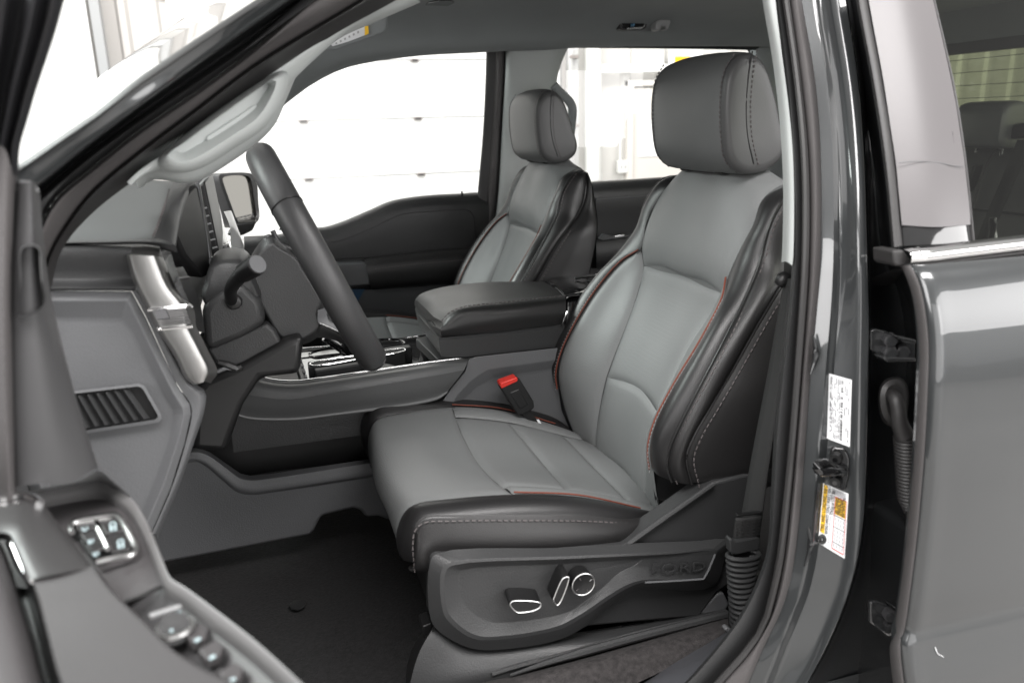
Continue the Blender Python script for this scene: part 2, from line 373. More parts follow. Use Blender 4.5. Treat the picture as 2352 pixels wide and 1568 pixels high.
bp = loft('b_pillar_paint', [bl(LC, -.006), bl(LD_, -.0165), bl(LD2, -.0125), bl(LE0, -.0285), bl(LE, -.0345), bl(LF, -.038), bl(LF, -.022, 6)], PNT, cab, nu=60, nv=6, lin=True)
loft('b_pillar_jamb', [bl(LF, -.034, 4), bl(LF, .02, 14), bl(LGj, .02, -30), bl(LGj, -.03, 6), bl(LGj, -.04, 60)], PNTD, cab, nu=60, nv=4)
loft('pillar_trim', [bl(LA, .10, 2), bl(LA, .03, -2), bl(LA, .006, 6), bl(LB, .012, -12)], PD, cab, nu=60, nv=3)
loft('upper_pillar_trim', [bl(S0, .05, -14, -140, 602), bl(S0, .018, 0, -140, 602), bl(S1, .010, 0, -140, 606)], TRM, cab, nu=40, nv=3)
# door seal: two lips with a groove
sl = loft('door_seal', [bl(LB, .012, -12), bl(LB, -.003, -7), bl(LB, -.001, -2), bl(LB, .010, 0), bl(LB, -.004, 4), bl(LC, -.014, -14), bl(LC, -.010, -4), bl(LC, .0, 2)], RUBB, cab, nu=70, nv=4)
tube('seal_lip', bl(LB, -.006, -6), .0042, RUB, sl, n=8)
# pillar pressings
for (a, b, y0, y1) in ((1868, 1862, 770, 860), (1856, 1848, 1210, 1300)):
    P = [at(x, y, Y=Yb(y)-.021) for x, y in ((a, y0), (a+6, (y0+y1)/2), (b, y1))]
    tube('pressing', P, [.001, .004, .001], PNTD, bp, n=8, res=10)

# --- A pillar, from the windscreen side to the cabin side
def zl(L, ox=0, oy=0): return [(p[0]*.375+ox, p[1]*.375+oy) for p in L]
A1 = zl([(20, 1070), (115, 1005), (300, 880), (580, 690), (850, 470), (1200, 235), (1568, -5), (2300, -480)])
A2 = zl([(20, 1110), (125, 1050), (350, 890), (600, 720), (850, 530), (1200, 290), (1568, 45), (2300, -430)])
A3 = zl([(80, 1230), (240, 1130), (500, 920), (850, 650), (1200, 400), (1568, 140), (2300, -370)])
A4 = zl([(110, 1330), (250, 1190), (500, 970), (850, 710), (1200, 470), (1568, 215), (2300, -300)])
A5 = zl([(190, 1700), (225, 1450), (330, 1230), (560, 1030), (850, 800), (1200, 560), (1568, 285), (1900, 0), (2300, -290)])
A6 = zl([(250, 1750), (300, 1560), (400, 1380), (560, 1175), (850, 930), (1200, 668), (1568, 390), (2208, 0), (2500, -190)])
A7 = zl([(300, 1800), (355, 1568), (430, 1440), (600, 1265), (860, 1070), (1050, 940), (1568, 555), (1990, 240), (2398, 10), (2600, -110)])
def al(L, ya, yb, dx=0, dy=0):
    n = len(L); s = np.linspace(0, 1, n)
    return [at(p[0]+dx, p[1]+dy, Y=ya+(yb-ya)*t) for p, t in zip(L, s)]
ap = loft('a_pillar_paint', [al(A2, -.924, -.80, -2, -3), al(A2, -.922, -.798, 2, 5), al(A3, -.9155, -.791, -4, -7), al(A3, -.911, -.786, 0, 0), al(A3, -.88, -.76, 2, 2)], PNT, cab, nu=40, nv=4, lin=True)
loft('windshield_moulding', [al(A1, -.88, -.76), al(A1, -.922, -.798, 1, 2), al(A2, -.930, -.806, -1, -2), al(A2, -.915, -.79, 1, 1)], RUB, cab, nu=40, nv=4, lin=True)
loft('pillar_channel', [al(A3, -.88, -.76, 1, 1), al(A4, -.84, -.72, 0, -4), al(A4, -.845, -.725, 2, 4)], PNTD, cab, nu=40, nv=4)
loft('channel_trim', [al(A4, -.845, -.725, 0, 3), al(A4, -.875, -.75, 6, 12), al(A5, -.865, -.735, -8, -10), al(A5, -.845, -.72, 0, 0)], PD, cab, nu=50, nv=4)
s2 = loft('door_seal', [al(A5, -.845, -.715), al(A5, -.872, -.74, 6, 8), al(A6, -.862, -.725, -14, -18), al(A6, -.835, -.70, -3, -3), al(A6, -.82, -.69, 0, 0)], RUBB, cab, nu=60, nv=5)
loft('seal_inner_lip', [al(A6, -.82, -.69), al(A6, -.838, -.705, 4, 5), al(A7, -.80, -.66, -18, -18), al(A7, -.775, -.63, 2, 2)], RUB, s2, nu=60, nv=4)

# --- A pillar trim with the grab handle
Ya = lambda x: -.775+.145*(x-130)/770.0
T0 = [(300, 425), (323, 402), (394, 352), (588, 208), (746, 90), (899, 4), (960, -40)]
T1 = [(316, 428), (345, 407), (430, 415), (520, 370), (620, 288), (655, 215), (690, 142), (760, 90), (960, 0)]
a_trim = loft('a_pillar_trim', [[at(x-8, y-6, Y=Ya(x)-.005) for x, y in T0], [at(x, y, Y=Ya(x)-.005) for x, y in T0],
      [at(x, y, Y=Ya(x)+.015) for x, y in [(312, 412), (334, 400), (400, 385), (555, 300), (690, 168), (800, 70), (940, -20)]],
      [at(x, y, Y=Ya(x)+.04) for x, y in T1], [at(x+6, y+6, Y=Ya(x)+.10) for x, y in T1]], TRM, cab, nu=50, nv=5)
HO = [(362, 368), (372, 388), (420, 397), (468, 384), (540, 340), (600, 300), (640, 250), (662, 190), (660, 166), (640, 164), (600, 186), (500, 254), (410, 322)]
HM = [(380, 362), (390, 376), (420, 383), (458, 372), (530, 328), (592, 286), (625, 240), (642, 196), (642, 180), (630, 180), (600, 198), (505, 264), (418, 330)]
HI = [(393, 350), (400, 358), (420, 361), (446, 352), (522, 306), (588, 258), (610, 226), (624, 200), (626, 192), (618, 190), (600, 201), (508, 266), (420, 330)]
HD = [(400, 344), (408, 350), (420, 351), (442, 340), (520, 292), (584, 246), (604, 218), (616, 200), (618, 194), (612, 193), (598, 202), (508, 266), (424, 328)]
def hY(L, o): return [at(x, y, Y=Ya(x)+o) for x, y in L]
gh = rings('grab_handle', [hY(HO, .012), hY(HO, -.006), hY(HM, -.028), hY([(x*.5+a*.5, y*.5+b*.5) for (x, y), (a, b) in zip(HM, HI)], -.030), hY(HI, -.022), hY(HD, -.010)], TRM, a_trim, n=90, sharp=60)
plate('grip_inset', hY([(472, 318), (480, 326), (520, 304), (572, 268), (592, 246), (588, 240), (560, 258), (500, 298)], -.014), (0, .012, 0), TRM, gh, bevel=.003, n=40)

# --- headliner: side rail over the passenger windows, roof, and driver side rail
W0 = [(600, 285), (672, 227), (719, 193), (787, 159), (850, 144), (963, 129), (1090, 122), (1160, 118), (1240, 116), (1341, 110), (1551, 107), (1693, 107), (1800, 108), (1990, 108)]
lo = [at(x, y, Y=.735) for x, y in W0]
r1 = [at(x, y-14, Y=.69) for x, y in W0]
def up(P, Y, dz, xs=0): return [np.array([p[0]+xs, Y, p[2]+dz]) for p in P]
r0 = [p+np.array([0, .055, .012]) for p in lo]
rows = [r0, lo, r1]
zr = 1.83
for Y, zz in ((.655, .35), (.60, .72), (.53, .93), (.42, 1.0), (.1, 1.04), (-.3, 1.04), (-.52, .97), (-.60, .8)):
    rows.append([np.array([p[0], Y, q[2]+(max(zr+.012*math.sin(p[0]*2), q[2]+.03)-q[2])*zz]) for p, q in zip(lo, r1)])
hd = loft('headliner', rows, HDL, cab, nu=50, nv=4)
# outer roof skin closes the cab above
RX = [.17, .3, .5, .9, 1.4, 2.05]
loft('roof_panel', [[np.array([x, Y, z-.012*(abs(x-.8))**2]) for x in RX] for Y, z in ((-.70, 1.80), (-.66, 1.90), (-.45, 1.93), (0, 1.945), (.45, 1.93), (.72, 1.88), (.80, 1.76))], PNT, cab, nu=20, nv=5)
loft('roof_rail', [[np.array([x, Y, z]) for x in (.02, .3, .62)] for Y, z in ((-.70, 1.80), (-.705, 1.755), (-.64, 1.755), (-.60, 1.80))], RUB, cab, nu=10, nv=4)
# reading lamp, coat hook, visor, map lamp in the headliner
def hp(x, y): return at(x, y, Y=.60)
rl = plate('dome_lamp', [at(x, y, Y=.628) for x, y in ((1424, 52), (1430, 47), (1480, 45), (1489, 48), (1485, 64), (1478, 68), (1428, 69), (1422, 66))], (0, .05, .0), PDK, cab, bevel=.003)
plate('lamp_lens', [at(x, y, Y=.624) for x, y in ((1428, 54), (1440, 50), (1483, 49), (1476, 63), (1440, 66), (1430, 64))], (0, .01, 0), GBK, rl, bevel=.002)
plate('lamp_bezel', [at(x, y, Y=.620) for x, y in ((1440, 65), (1477, 62), (1484, 52), (1480, 62), (1474, 67), (1440, 68))], (0, .004, 0), CHR, rl, bevel=0)
plate('lamp_switch', [at(x, y, Y=.619) for x, y in ((1450, 55), (1459, 54), (1458, 61), (1449, 62))], (0, .006, 0), mat('blue_lamp_print', (.02, .12, .22), .4), rl, bevel=.001)
ck = plate('coat_hook', [at(x, y, Y=.60) for x, y in ((1508, 48), (1516, 44), (1538, 44), (1542, 50), (1538, 62), (1534, 70), (1528, 68), (1530, 60), (1520, 60), (1518, 71), (1508, 70), (1506, 60))], (0, .035, 0), PGL, cab, bevel=.004)
vz = plate('sun_visor', [at(x, y, Y=.30) for x, y in ((700, 140), (742, 116), (772, 116), (880, 78), (890, 66), (892, 30), (860, 20), (760, 80))], (0, .02, .004), HDL, cab, bevel=.008)
vl = plate('visor_label', [at(x, y, Y=.298) for x, y in ((760, 102), (800, 76), (846, 58), (847, 78), (800, 96), (764, 107))], (0, .001, 0), WHS, vz, bevel=0)
plate('label_band', [at(x, y, Y=.296) for x, y in ((838, 61), (846, 58), (847, 78), (838, 82))], (0, .001, 0), YEL, vl, bevel=0)
for k in range(6):
    t = k/6.0
    plate('label_print', [at(x, y, Y=.2965) for x, y in ((770+10*k, 99-5.2*k), (774+10*k, 97-5.2*k), (775+10*k, 101-5*k), (771+10*k, 103-5*k))], (0, .0005, 0), GRYI, vl, bevel=0)
plate('overhead_console', [at(x, y, Y=.12) for x, y in ((846, 60), (880, 45), (925, 15), (945, -5), (880, -10), (850, 20), (790, 60))], (0, .10, .01), TRM, cab, bevel=.01)
plate('map_lamp', [at(x, y, Z=1.835) for x, y in ((972, 16), (982, 8), (1010, 2), (1036, 2), (1044, 8), (1030, 15), (1000, 20), (980, 20))], (0, 0, .01), GBK, cab, bevel=.002)

# --- windscreen glass
ws = loft('windshield', [al(A1, -.905, -.785, 1, 3), [np.array([p[0]-.10, -.35, p[2]+.03]) for p in al(A1, -.90, -.78)], [np.array([p[0]-.10, .35, p[2]+.03]) for p in al(A1, -.90, -.78)], [np.array([p[0], .80, p[2]-.005]) for p in al(A1, -.90, -.78)]], GLS, cab, nu=24, nv=6)

# --- passenger side of the shell: B pillar, C pillar, lower body
P0 = [(1117, 95), (1117, 146), (1110, 300), (1098, 441), (1096, 480)]
P1 = [(1139, 95), (1139, 150), (1130, 300), (1120, 443), (1118, 500)]
P2 = [(1161, 95), (1160, 158), (1152, 300), (1143, 455), (1130, 560)]
P3 = [(1312, 95), (1290, 145), (1281, 175), (1276, 240), (1290, 420), (1300, 560)]
loft('b_pillar_inner_trim', [onY(P2, .80), onY([(x+6, y) for x, y in P2], .765), onY([(1215, 90), (1215, 158), (1212, 300), (1212, 455), (1210, 560)], .75), onY([(x-10, y) for x, y in P3], .765), onY(P3, .80)], TRM, cab, nu=24, nv=5)
loft('door_seal', [onY(P1, .80), onY([(x+5, y) for x, y in P1], .785), onY([(x-6, y) for x, y in P2], .785), onY(P2, .80)], RUBB, cab, nu=24, nv=4)
loft('glass_channel', [onY(P0, .83), onY([(x+1, y) for x, y in P0], .80), onY([(x, y) for x, y in P1], .79)], RUB, cab, nu=24, nv=3)
# grab handle on the far pillar (behind the passenger headrest)
tube('pillar_grab_handle', onY([(1272, 196), (1284, 210), (1303, 228), (1314, 246), (1312, 290), (1306, 330), (1296, 352)], .66), .013, HDL, cab, n=12, res=30, ref=(0, 1, 0))
loft('c_pillar_trim', [onY([(1716, 104), (1722, 118), (1730, 200), (1745, 300), (1760, 400), (1770, 520)], .83), onY([(1730, 100), (1736, 118), (1744, 200), (1758, 300), (1772, 400), (1790, 520)], .80), onY([(1850, 60), (1860, 118), (1880, 200), (1900, 300), (1920, 400), (1940, 520)], .78)], HDL, cab, nu=24, nv=4)
loft('rear_glass_channel', [onY([(1700, 105), (1716, 112), (1720, 140), (1732, 300), (1745, 410)], .835), onY([(1712, 104), (1728, 112), (1734, 140), (1746, 300), (1760, 410)], .815)], RUB, cab, nu=24, nv=3)
# floor and tunnel
def zfl(x, y): return .775
loft('floor_carpet', [[np.array([x, Y, z]) for x in np.linspace(-.75, 2.0, 12)] for Y, z in ((.85, .80), (.3, .78), (-.05, .78), (-.40, .775), (-.62, .775), (-.70, .79))], CAR, cab, nu=30, nv=3)
c2 = loft('sill_carpet', [onY([(900, 1600), (1170, 1552), (1400, 1490), (1600, 1432), (1700, 1405)], -.70), onY([(900, 1640), (1200, 1568), (1440, 1505), (1610, 1452), (1690, 1425)], -.745), onY([(950, 1760), (1290, 1640), (1480, 1560), (1600, 1500), (1690, 1450)], -.775)], CAR2, cab, nu=40, nv=4)
loft('sill_plate', [onY([(1180, 1760), (1330, 1650), (1478, 1568), (1560, 1515), (1640, 1468), (1700, 1430)], -.775), onY([(1300, 1760), (1410, 1640), (1500, 1568), (1590, 1512), (1650, 1470), (1705, 1425)], -.80), onY([(1420, 1760), (1520, 1625), (1575, 1568), (1618, 1525), (1668, 1468), (1712, 1410)], -.845)], mat('sill_plastic', (.075, .077, .085), .42, bump=('noise', 900, .1)), cab, nu=40, nv=5)
obj('underbody', [(-.9, -.86, .70), (2.05, -.86, .70), (2.05, .88, .70), (-.9, .88, .70)], [(0, 1, 2, 3)], PDK, cab, smo=False)
obj('firewall', [(-.75, -.80, .70), (-.75, .85, .70), (-.55, .85, 1.40), (-.55, -.80, 1.40)], [(0, 1, 2, 3)], CAR, cab, smo=False)
loft('cowl_side', [[np.array(p) for p in ((-.75, -.80, .75), (-.45, -.80, .78), (-.22, -.795, .80))], [np.array(p) for p in ((-.75, -.80, 1.38), (-.45, -.80, 1.36), (-.25, -.795, 1.34))]], PD, cab, nu=6, nv=4)
obj('rocker_panel', [(-.5, -.86, .70), (2.05, -.86, .70), (2.05, -.86, .83), (-.5, -.86, .83)], [(0, 1, 2, 3)], PNT, cab, smo=False)
box('lower_jamb', (.80, -.875, .80), (.22, .14, .55), PNTD, cab, bevel=.01)
# rear of the cab with the back window
loft('cab_back_wall', [[np.array([2.02, y, z]) for y in (-.80, -.3, .3, .82)] for z in (.72, 1.0, 1.40)], PD, cab, nu=10, nv=3)
loft('cab_back_header', [[np.array([1.97, y, z]) for y in (-.75, -.3, .3, .75)] for z in (1.735, 1.80, 1.9)], HDL, cab, nu=10, nv=3)
bw = box('rear_window_frame', (1.985, 0, 1.722), (.03, 1.5, .035), RUB, cab, bevel=.004)
pane = obj('rear_window', [(2.01, -.70, 1.38), (2.01, .70, 1.38), (1.985, .70, 1.72), (1.985, -.70, 1.72)], [(0, 1, 2, 3)], GLR, cab, smo=False)
for k in range(9): tube('defroster_wire', [(2.005-.0028*k, -.68, 1.40+.036*k), (2.005-.0028*k, .68, 1.40+.036*k)], .0008, RUB, pane, n=4)
loft('rear_corner_trim', [[np.array([x, y, z]) for z in (.75, 1.36, 1.78)] for x, y in ((1.90, .86), (1.98, .82), (2.0, .68))], HDL, cab, nu=8, nv=3)

# ================================================================ passenger door (far side)
pdr = thing('passenger_door', 'closed passenger door with charcoal trim panel, padded armrest and outside mirror', 'car door', (.3, .86, .75))
SILL = [(560, 545), (640, 540), (715, 525), (745, 523), (783, 512), (850, 484), (899, 463), (944, 454), (1000, 448), (1060, 445), (1105, 443), (1124, 450)]
s0 = onY(SILL, .83); s1 = onY([(x, y+10) for x, y in SILL], .80); s2_ = onY([(x, y+26) for x, y in SILL], .785)
base = onY([(x, 700) for x, y in SILL], .785)
loft('trim_panel', [[p+np.array([0, .04, -.002]) for p in s0], s0, s1, s2_, [a*.5+b*.5 for a, b in zip(s2_, base)], base, [p+np.array([0, .0, -.35]) for p in base]], PD, pdr, nu=50, nv=4)
REC = [(700, 592), (734, 562), (787, 552), (850, 526), (925, 492), (982, 486), (1050, 481), (1076, 482), (1086, 490), (1091, 506), (1090, 566), (1085, 576), (960, 582), (840, 592)]
RI = [(x*.985+12, y*.96+22) for x, y in REC]
rings('map_recess', [onY(REC, .7835), onY([(x*.995+4, y*.99+5) for x, y in REC], .779), onY(RI, .793)], PD, pdr, n=70)
arm = loft('armrest', [onY([(838, 596), (860, 590), (960, 578), (1050, 570), (1110, 564)], .785), onY([(836, 598), (860, 592), (960, 580), (1050, 572), (1110, 566)], .74), onY([(842, 618), (862, 612), (960, 602), (1050, 594), (1110, 588)], .715), onY([(852, 660), (866, 660), (960, 652), (1050, 643), (1110, 637)], .725), onY([(852, 664), (866, 664), (960, 656), (1050, 648), (1110, 642)], .785)], LDS, pdr, nu=30, nv=5)
stitches('armrest_stitching', onY([(864, 617), (960, 606), (1050, 598), (1095, 593)], .712), THR, arm, step=.009)
plate('pull_bracket', onY([(752, 612), (766, 608), (838, 605), (848, 612), (850, 654), (770, 660), (752, 655)], .72), (0, .065, 0), mat('mid_grey_plastic', (.075, .077, .08), .45), pdr, bevel=.004)
plate('lower_map_pocket', onY([(760, 664), (852, 664), (1060, 648), (1060, 800), (740, 800)], .75), (0, .03, 0), mat('pocket_plastic', (.06, .062, .065), .5), pdr, bevel=.006)
plate('painted_footwell_glow', onY([(800, 664), (838, 664), (820, 695), (795, 720), (790, 690)], .747), (0, .004, 0), mat('blue_glow_paint', (.01, .05, .11), .3), pdr, bevel=0)  # blue glow painted on as a coloured plate; it emits nothing
tube('lock_pin', onY([(1061, 451), (1061, 446), (1061, 439)], .815), [.006, .0035, .003], PDK, pdr, n=8)
WIN = [(590, 300), (672, 227), (719, 193), (787, 159), (850, 144), (963, 129), (1090, 122), (1107, 129), (1117, 146), (1110, 300), (1098, 441), (1000, 449), (944, 455), (850, 485), (783, 513), (715, 526), (590, 545)]
obj('window_glass', [at(x, y, Y=.835) for x, y in WIN], [tuple(range(len(WIN)))], GLS, pdr, smo=False)
MO = [(503, 404), (520, 398), (578, 399), (588, 408), (594, 470), (596, 500), (588, 512), (558, 524), (548, 520), (540, 512), (520, 460)]
MI = [(511, 410), (522, 405), (568, 404), (575, 410), (584, 455), (588, 495), (583, 503), (552, 514), (546, 508), (528, 462), (515, 425)]
mn = np.array([.80, -.58, .06]); mc = at(550, 458, Y=1.06)
def onM(L, o=0.0):
    out = []
    for x, y in L:
        d = FW+RT*(x-CX)/FPX-UP*(y-CY)/FPX; out.append(CAM+d*(((mc+mn*o-CAM)@mn)/(d@mn)))
    return out
mr = rings('side_mirror', [[p+np.array([-.09, .05, 0]) for p in onM([((x-550)*.8+550, (y-458)*.85+458) for x, y in MO])], [p+np.array([-.05, .03, 0]) for p in onM(MO)], onM(MO), onM(MI, .003), onM(MI, -.006)], mat('mirror_housing', (.05, .05, .052), .4), pdr, n=60, cap=False)
mg = plate('mirror_glass', onM(MI, -.005), (-.004, .003, 0), mat('mirror_silver', (.88, .86, .80), .03, metal=1), mr, bevel=0, n=40)
for k, s_ in enumerate(('OBJECTS IN MIRROR ARE', 'CLOSER THAN THEY APPEAR')):
    a, b, c = onM([(561, 498+6*k), (585, 492+6*k), (560, 488+6*k)], -.003)
    text('mirror_notice', s_, a, b-a, c-a, .0085, GRYI, mg, align='CENTER')
plate('mirror_foot', onY([(545, 512), (590, 508), (580, 530), (560, 540), (540, 545), (520, 540)], 1.02), (0, .10, 0), PDK, mr, bevel=.006)

# ================================================================ rear passenger door
rpd = thing('rear_passenger_door', 'closed rear door on the far side with charcoal trim below its window', 'car door', (1.2, .86, .75))
S2L = [(1330, 424), (1369, 419), (1450, 414), (1536, 408), (1620, 403), (1720, 398)]
q0 = onY(S2L, .83); q1 = onY([(x, y+12) for x, y in S2L], .80); q2 = onY([(x, y+32) for x, y in S2L], .79); q3 = onY([(x, y+120) for x, y in S2L], .80); q4 = [p+np.array([0, 0, -.5]) for p in q3]
loft('trim_panel', [[p+np.array([0, .04, 0]) for p in q0], q0, q1, q2, q3, q4], PD, rpd, nu=24, nv=4)
ra = loft('armrest', [onY([(1370, 552), (1450, 542), (1560, 530)], .80), onY([(1370, 556), (1450, 546), (1560, 534)], .74), onY([(1370, 612), (1450, 604), (1560, 590)], .74), onY([(1370, 616), (1450, 608), (1560, 594)], .80)], PD, rpd, nu=10, nv=4)
plate('switch_bezel', onY([(1378, 548), (1388, 538), (1410, 543), (1465, 536), (1465, 543), (1382, 553)], .737), (0, .02, 0), PG, ra, bevel=.002)
plate('window_switch', onY([(1412, 541), (1434, 538), (1434, 543), (1412, 545)], .733), (0, .01, 0), CHR, ra, bevel=.001)
plate('trim_rib', onY([(1370, 456), (1536, 444), (1560, 442), (1560, 445), (1370, 459)], .785), (0, .02, 0), PG, rpd, bevel=0)
W2 = [(1300, 160), (1318, 116), (1341, 110), (1551, 107), (1693, 107), (1716, 116), (1745, 395), (1536, 408), (1330, 424), (1300, 300)]
obj('window_glass', [at(x, y, Y=.84) for x, y in W2], [tuple(range(len(W2)))], glassmat('rear_side_glass', (.93, .94, .92)), rpd, smo=False)

# ================================================================ front seats
C_UP = [(0, .745, 1.474), (0, .722, 1.472), (0, .700, 1.460), (0, .680, 1.425), (0, .664, 1.38), (0, .652, 1.335), (0, .650, 1.31), (0, .652, 1.294)]
C_IN = [(0, .654, 1.294), (0, .642, 1.258), (0, .619, 1.206), (0, .590, 1.145), (0, .572, 1.107)]
C_LO = [(0, .572, 1.107), (0, .560, 1.05), (0, .552, 1.0), (0, .548, .955)]
S1_UP = [(.150, .745, 1.452), (.148, .722, 1.446), (.147, .700, 1.432), (.156, .682, 1.404), (.157, .665, 1.372), (.148, .649, 1.333), (.145, .646, 1.318), (.131, .644, 1.291)]
S1_IN = [(.131, .644, 1.291), (.122, .632, 1.256), (.109, .607, 1.206), (.104, .577, 1.140), (.101, .559, 1.097)]
S1_LO = [(.101, .559, 1.097), (.100, .545, 1.04), (.102, .538, .99), (.105, .538, .95)]
S1_F = [(.145, .646, 1.318)]+S1_IN+S1_LO[1:]
S2_ = [(.147, .646, 1.318), (.175, .623, 1.294), (.192, .581, 1.241), (.194, .536, 1.175), (.193, .508, 1.121), (.194, .499, 1.082), (.195, .502, 1.051), (.190, .512, 1.0), (.180, .525, .955)]
S2_B = S2_[:7]
S12 = [(.147, .644, 1.318), (.158, .626, 1.275), (.160, .588, 1.21), (.156, .552, 1.15), (.152, .528, 1.105), (.150, .520, 1.07), (.150, .522, 1.03), (.148, .528, .99), (.142, .533, .953)]
TOPB = [(.150, .745, 1.452), (.147, .700, 1.432), (.157, .678, 1.395), (.156, .661, 1.364), (.147, .646, 1.318)]
S3_ = [(.172, .748, 1.446), (.189, .713, 1.440), (.196, .683, 1.402), (.200, .666, 1.351), (.211, .643, 1.315), (.229, .602, 1.260), (.240, .563, 1.205), (.242, .530, 1.150), (.238, .510, 1.10), (.236, .508, 1.07), (.236, .516, 1.046)]
S4_ = [(.176, .752, 1.443), (.196, .745, 1.425), (.205, .735, 1.38), (.212, .715, 1.345), (.232, .677, 1.312), (.236, .645, 1.268), (.240, .603, 1.204), (.248, .565, 1.155), (.25, .541, 1.119), (.25, .530, 1.089), (.25, .540, 1.045)]
S34 = [((a[0]+b[0])/2+.006, (a[1]+b[1])/2, (a[2]+b[2])/2) for a, b in zip(S3_, S4_)]
R_ = [(.178, .754, 1.441), (.198, .757, 1.42), (.207, .760, 1.39), (.216, .762, 1.36), (.236, .757, 1.315), (.242, .75, 1.28), (.246, .740, 1.24), (.25, .725, 1.19), (.25, .715, 1.15), (.25, .700, 1.10), (.25, .690, 1.048)]
PROF = [(.676, 1.467), (.655, 1.487), (.646, 1.525), (.643, 1.575), (.648, 1.612), (.664, 1.636), (.688, 1.642), (.708, 1.626), (.724, 1.590), (.738, 1.545), (.750, 1.500), (.742, 1.480), (.715, 1.466)]
CU_C = [(.160, .925), (.137, .96), (.120, 1.0), (.134, 1.034), (.19, 1.045), (.285, 1.022), (.41, .985), (.505, .962), (.57, .955)]
B1 = [(917, 1275, -.585), (912, 1218, -.588), (925, 1175, -.592), (945, 1158, -.597), (1040, 1143, -.605), (1180, 1132, -.612), (1325, 1138, -.612), (1470, 1168, -.605), (1530, 1186, -.60)]
B2 = [(954, 1296, -.655), (950, 1235, -.66), (956, 1203, -.66), (976, 1187, -.66), (1040, 1183, -.665), (1200, 1182, -.668), (1350, 1184, -.665), (1440, 1189, -.658), (1480, 1180, -.64)]
B3 = [(940, 1304, -.64), (960, 1310, -.66), (975, 1310, -.665), (1000, 1308, -.665), (1100, 1300, -.67), (1220, 1290, -.672), (1370, 1268, -.668), (1450, 1232, -.66), (1482, 1186, -.642)]
def make_seat(far, label):
    def T(p):
        return np.array([p[0], -p[1], p[2]-.016]) if far else np.array(p, float)
    def L(Q, s=1): return [T((q[1], -.42-s*q[0], q[2])) for q in Q]
    TW = (-.7, 0, .5)
    st = thing('front_seat', label, 'car seat', T((.40, -.42, .78)), 'front bucket seats')
    # backrest
    loft('upper_panel', [L(S1_UP, -1), L([(-.07, a[1]-.002, a[2]+.003) for a in C_UP]), L(C_UP), L([(.07, a[1]-.002, a[2]+.003) for a in C_UP]), L(S1_UP)], LG, st, nu=40, nv=8, puff=.006, dip=.004, dl=.005, toward=TW)
    loft('centre_insert', [L(S1_IN, -1), L([(-.055, (a[1]+b[1])/2+.004, (a[2]*2+b[2])/3) for a, b in zip(C_IN, S1_IN)]), L(C_IN), L([(.055, (a[1]+b[1])/2+.004, (a[2]*2+b[2])/3) for a, b in zip(C_IN, S1_IN)]), L(S1_IN)], LGP, st, nu=40, nv=8, puff=.004, dip=.004, dl=.005, toward=TW)
    loft('lower_insert', [L(S1_LO, -1), L(C_LO), L(S1_LO)], LG, st, nu=24, nv=12, puff=.006, dip=.004, dl=.005, toward=TW)
    al_ = C_UP+C_IN[1:]+C_LO[1:]; sl_ = S1_UP+S1_IN[1:]+S1_LO[1:]
    loft('foam_backing', [L([(-a[0]*1.06, a[1]+.0045, a[2]-.002) for a in sl_]), L([(0, a[1]+.0055, a[2]-.002) for a in al_]), L([(a[0]*1.06, a[1]+.0045, a[2]-.002) for a in sl_])], LGH, st, nu=60, nv=8)
    for s in (-1, 1):
        loft('bolster_facing', [L(S1_F, s), L(S12, s), L(S2_, s)], LG, st, nu=44, nv=8, puff=.003, dip=.004, toward=TW)
        inner = TOPB+S2_B[1:]
        mid = [((a[0]+b[0])/2+.003, (a[1]+b[1])/2-.008*min(1, k/6.0), (a[2]+b[2])/2+.002) for k, (a, b) in enumerate(zip(resamp(cr(inner, 6), 11), resamp(cr(S3_, 6), 11)))]
        sb = loft('side_bolster', [L(inner, s), L(mid, s), L(S3_, s)], LD if not (far and s == 1) else LD, st, nu=60, nv=10, puff=.004, dip=.0018, dl=.004, toward=(-.6, -s*.6*(-1 if far else 1), .3))
        sp = loft('side_panel', [L(S3_, s), L(S34, s), L(S4_, s)], LDS, st, nu=60, nv=6, puff=.003, dip=.002, dl=.004, toward=(-.2, -s*(-1 if far else 1), 0))
        loft('rear_side_panel', [L(S4_, s), L([((a[0]+b[0])/2+.008, (a[1]+b[1])/2, (a[2]+b[2])/2) for a, b in zip(S4_, R_)], s), L(R_, s)], LDS, st, nu=60, nv=6, puff=.002, dip=.002, dl=.004, toward=(-.1, -s*(-1 if far else 1), 0))
        tube('orange_piping', L([(a[0]+.001, a[1]-.0025, a[2]) for a in S2_B], s), .0014, ORG, st, n=6, res=60)
        o_ = .0035
        stitches('seam_stitching', L([(a[0]+.004, a[1]-.002+.007, a[2]) for a in S3_[1:]], s), THR, sp)
        stitches('seam_stitching', L([(a[0]+.006, a[1]+.008, a[2]-.002) for a in S4_[4:]], s), THR, sp)
        stitches('piping_stitching', L([(a[0]+.005, a[1]-.004, a[2]-.002) for a in S2_B[1:]], s), THL, sb, step=.006, ln=.003, r=.0006)
        for Q in (S3_, S4_): tube('seam_cord', L([(a[0]+.001, a[1]-.001, a[2]) for a in Q], s), .0016, LD, sp, n=6, res=60)
        plate('bolster_hem', L([(.195, .505, 1.052), (.238, .516, 1.047), (.25, .54, 1.046), (.252, .60, 1.044), (.252, .69, 1.05), (.250, .69, 1.02), (.248, .60, 1.01), (.24, .545, 1.0), (.20, .515, 1.0), (.18, .53, .955), (.16, .55, .955), (.185, .515, 1.04)], s), (0, .012, 0), PDK, st, bevel=.003)
    loft('back_shell', [L(R_, -1), L([(0, a[1]+.015, a[2]+(.02 if a[2] > 1.4 else 0)) for a in R_]), L(R_)], PDK, st, nu=30, nv=8)
